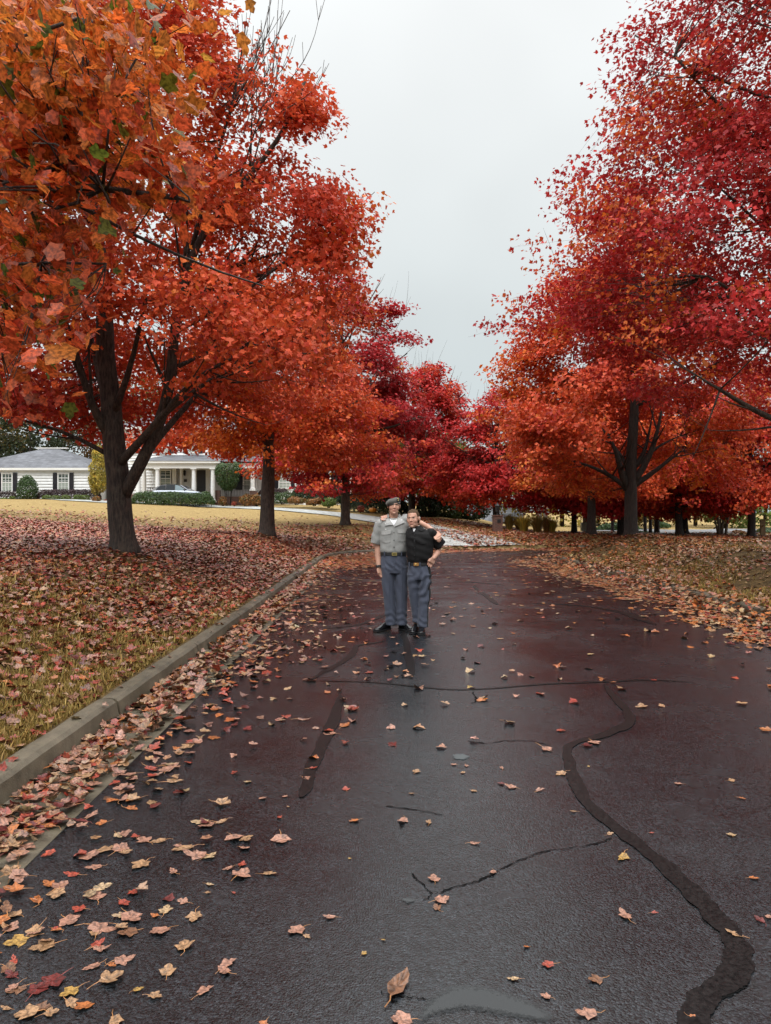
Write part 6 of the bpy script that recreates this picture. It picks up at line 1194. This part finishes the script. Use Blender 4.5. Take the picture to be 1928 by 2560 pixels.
# variants of the single leaf: three cuts by eight colours, blade and stalk in one piece
PATCHY=leaf_mat('fallen_leaf_blotched',.0,.36,.45,7.5)
var={}
def leaf_variant(c,kind):
    if (c,kind) in var: return var[(c,kind)]
    r=np.random.RandomState(hash_(c)*7+kind); T=LOBED[:14].copy()
    if kind==1: T[:,0]*=.82
    if kind==2: T=T*np.array([1.05,.9]); 
    if kind==4: T[:,0]*=.7; T[3]*=.8; T[11]*=.8
    if kind==5: T[[1,13]]*=.6; T[[4,10]]*=.85
    if kind==6: T[7]*=.78; T[[6,8]]*=.9
    if kind==7: T[3]*=1.1; T[11]*=.75; T[:,0]+=.06*T[:,1]
    if kind==8: T[:,0]=np.where(T[:,0]>0,T[:,0]*.45,T[:,0]); T=T*.95
    if kind==3: T=np.array([(0,-.5),(.10,-.38),(.2,-.2),(.24,0),(.2,.22),(.11,.42),(0,.6),(-.11,.42),(-.2,.22),(-.24,0),(-.2,-.2),(-.10,-.38)])
    T=T+r.normal(0,.018,T.shape); k=len(T)
    # refine the outline with teeth, two rings so the blade can curl
    Q=[];
    for i in range(k):
        a,b_=T[i],T[(i+1)%k]; Q+= [a,(a+b_)/2+r.normal(0,.014,2)]
    Q=np.array(Q); k=len(Q); inner=Q*.5; cu=r.uniform(.1,.9); fo=r.uniform(-.1,.75); tw=r.uniform(-.25,.25)
    V=np.concatenate([Q,inner,[[0,0]]]); zz=cu*(V[:,1]**2)*.8+fo*np.abs(V[:,0])*.55+tw*V[:,0]*V[:,1]+r.normal(0,.012,len(V)); zz-=zz.min()
    V=np.c_[V,zz]; F_=[(i,(i+1)%k,k+(i+1)%k,k+i) for i in range(k)]+[(k+i,k+(i+1)%k,2*k) for i in range(k)]
    mb=MB(); mb.add(V,F_); nb_=len(V)
    sb=[(0,T[0,1]+.02,V[0,2]+.0),(.03,-.6,.06),(.02+.1*r.normal(),-.85,.02)]; mb.tube(sb,[.018,.014,.016],4)
    me=mb.mesh('fallen_leaf'); me.materials.append(PATCHY); nv=len(me.vertices); cc=np.ones((nv,4),np.float32); base=np.array(FP[c]); w_=np.clip(.5+.5*np.sin(np.arange(nv)*2.4+kind),0,1)[:,None]
    cc[:,:3]=base*(1+.18*r.normal(0,1,(nv,1))); cc[nb_:,:3]=np.array((.45,.2,.07)) if c!='dark red' else (.25,.04,.03)
    at_=me.attributes.new('leaf_colour','FLOAT_COLOR','POINT'); at_.data.foreach_set('color',np.clip(cc,.006,.85).ravel())
    var[(c,kind)]=me; return me
def hash_(c): return FK.index(c)+3
ORD=['nearest','second nearest','third nearest','fourth nearest','fifth nearest','sixth nearest','seventh nearest','eighth nearest']
def zone(px,py):
    if px<-1.54: return 'in the leaf-filled left gutter'
    if px<-1.0: return 'just off the left gutter'
    if px<-.5: return 'on road left of the puddle'
    if px<.1: return 'on road right behind the puddle'
    if px<.75: return 'left of the winding tar seam'
    return 'beside or beyond the tar seam'
rec={}
rl2=[]
for (px,py,sz,c) in rl:
    big='large ' if sz>.088 else ('small ' if sz<.055 else ''); key=(big,c,zone(px,py)); rec.setdefault(key,[]).append(py); rl2.append((px,py,sz,c,key))
for v_ in rec.values(): v_.sort()
lr=np.random.RandomState(9)
for (px,py,sz,c,key) in rl2:
    me=leaf_variant(c,int(lr.choice([0,1,1,2,4,5,5,6,7,8,8])))
    o=link('fallen_leaf',me); zz=float(surf_z(np.array([px]),np.array([py]))[0][0]); pile=lr.uniform(.0,.03) if px<-1.45 else 0
    o.location=(px,py,zz+.004+pile); o.rotation_euler=(lr.normal(0,.10+pile*6),lr.normal(0,.10+pile*6),lr.uniform(0,6.283)); o.scale=(sz*lr.uniform(.85,1.05),sz,sz*lr.uniform(.25,.9))
    k=rec[key].index(py); big,cc,zn=key
    if k<8: lab=f'{ORD[k]} {big}{cc} maple leaf {zn}'
    else: lab=f'{big}{cc} maple leaf among the farther ones {zn}'
    tag(o,lab,'leaf','single leaves on the wet road nearest the camera')
# one serrated elongated leaf
Yb=CAMH*FPX/(1900+985/1.728-1280); o=link('fallen_leaf',leaf_variant('brown',3)); o.location=(PX(964+52/1.728,Yb),Yb,.004); o.rotation_euler=(0.05,.08,R(-22)); o.scale=(.125,.125,.1); tag(o,'elongated brown oval leaf at the edge of the puddle','leaf','single leaves on the wet road nearest the camera')
rest=~ind
def litter(name,sel,tpl,curl,seed):
    r=np.random.RandomState(seed); m_=int(sel.sum()); px,py=x[sel],y[sel]; dd_=d[sel]
    drift=np.where((s_[sel]<0)&(dd_<0)&(dd_>-.35),.12*(1+dd_/.35),0); pileh=np.where((dd_<0)&(dd_>-.42),.045+drift,np.where(dd_>=.17,.03,.008)); C=np.c_[px,py,lz[sel]+.006+r.uniform(0,1,m_)*pileh]
    tl=np.where(dd_<-.45,np.where(py>13,.05,.15),np.where(py>13,.24,.36))[:,None]; N0=r.normal(0,1,(m_,3))*tl+np.array([0,0,1.]); N0/=np.linalg.norm(N0,axis=1)[:,None]; a=r.uniform(0,6.283,m_); X=np.c_[np.cos(a),np.sin(a),np.zeros(m_)]; X-=N0*(X*N0).sum(1)[:,None]
    return tag(leaf_batch(name,C,X,N0,size[sel],col[sel],tpl,M_fallen if tpl=='lobed' else M_litter,None,curl,r),kind='stuff')
litter('fallen_leaves',rest&(y<11),'lobed',.55,1); litter('fallen_leaves',rest&(y>=11)&(d<-.45),'simple',.12,3); litter('fallen_leaves',rest&(y>=11)&(d>=-.45),'simple',.45,2)
# turf
def turf(n,ylo,yhi,seed,side,hgt):
    r=np.random.RandomState(seed); t=r.uniform(0,1,n); py=ylo*(yhi/ylo)**t; wx=py*.80+.5; px=(r.uniform(-1,0,n) if side<0 else r.uniform(0,1,n))*wx
    zz,dd_,s2=surf_z(px,py); p=np.c_[px,py,np.zeros(n)]; nz=NW2(p*.8)+.5*NW(p); k=(dd_>.17)&((s2>0) if side<0 else (s2<0))&in_view(px,py,zz,600)&((nz>r.normal(-.15,.5,n))|(dd_<.42))&(py<r.uniform(yhi*.5,yhi*1.05,n))
    px,py,zz=px[k],py[k],zz[k]; m_=len(px); a=r.uniform(0,6.283,m_); h=hgt*r.lognormal(0,.35,m_)*(1+py/25); w_=.0028*(1+py/7)
    le=r.uniform(.1,.9,m_)*h; bx=np.c_[-np.sin(a),np.cos(a),np.zeros(m_)]*w_[:,None]; b0=np.c_[px,py,zz-.005]; md=b0+np.c_[np.cos(a)*le*.35,np.sin(a)*le*.35,h*.6]; tp=b0+np.c_[np.cos(a)*le,np.sin(a)*le,h]
    v=np.stack([b0-bx,b0+bx,md+bx*.7,md-bx*.7,tp],1).reshape(-1,3); f=(np.arange(m_)[:,None,None]*5+np.array([(0,1,2),(0,2,3),(3,2,4)])[None]).reshape(-1)
    cc=pick_col(r,[(.15,.10,.025),(.28,.185,.05),(.40,.27,.09),(.20,.135,.03)],m_,r.uniform(0,1,m_)); tag(mesh_np('grass',v,f,3,M_grass,np.repeat(cc,5,0)),kind='stuff')
turf(330000,2.6,13,1,-1,.030); turf(200000,5,27,2,1,.032)
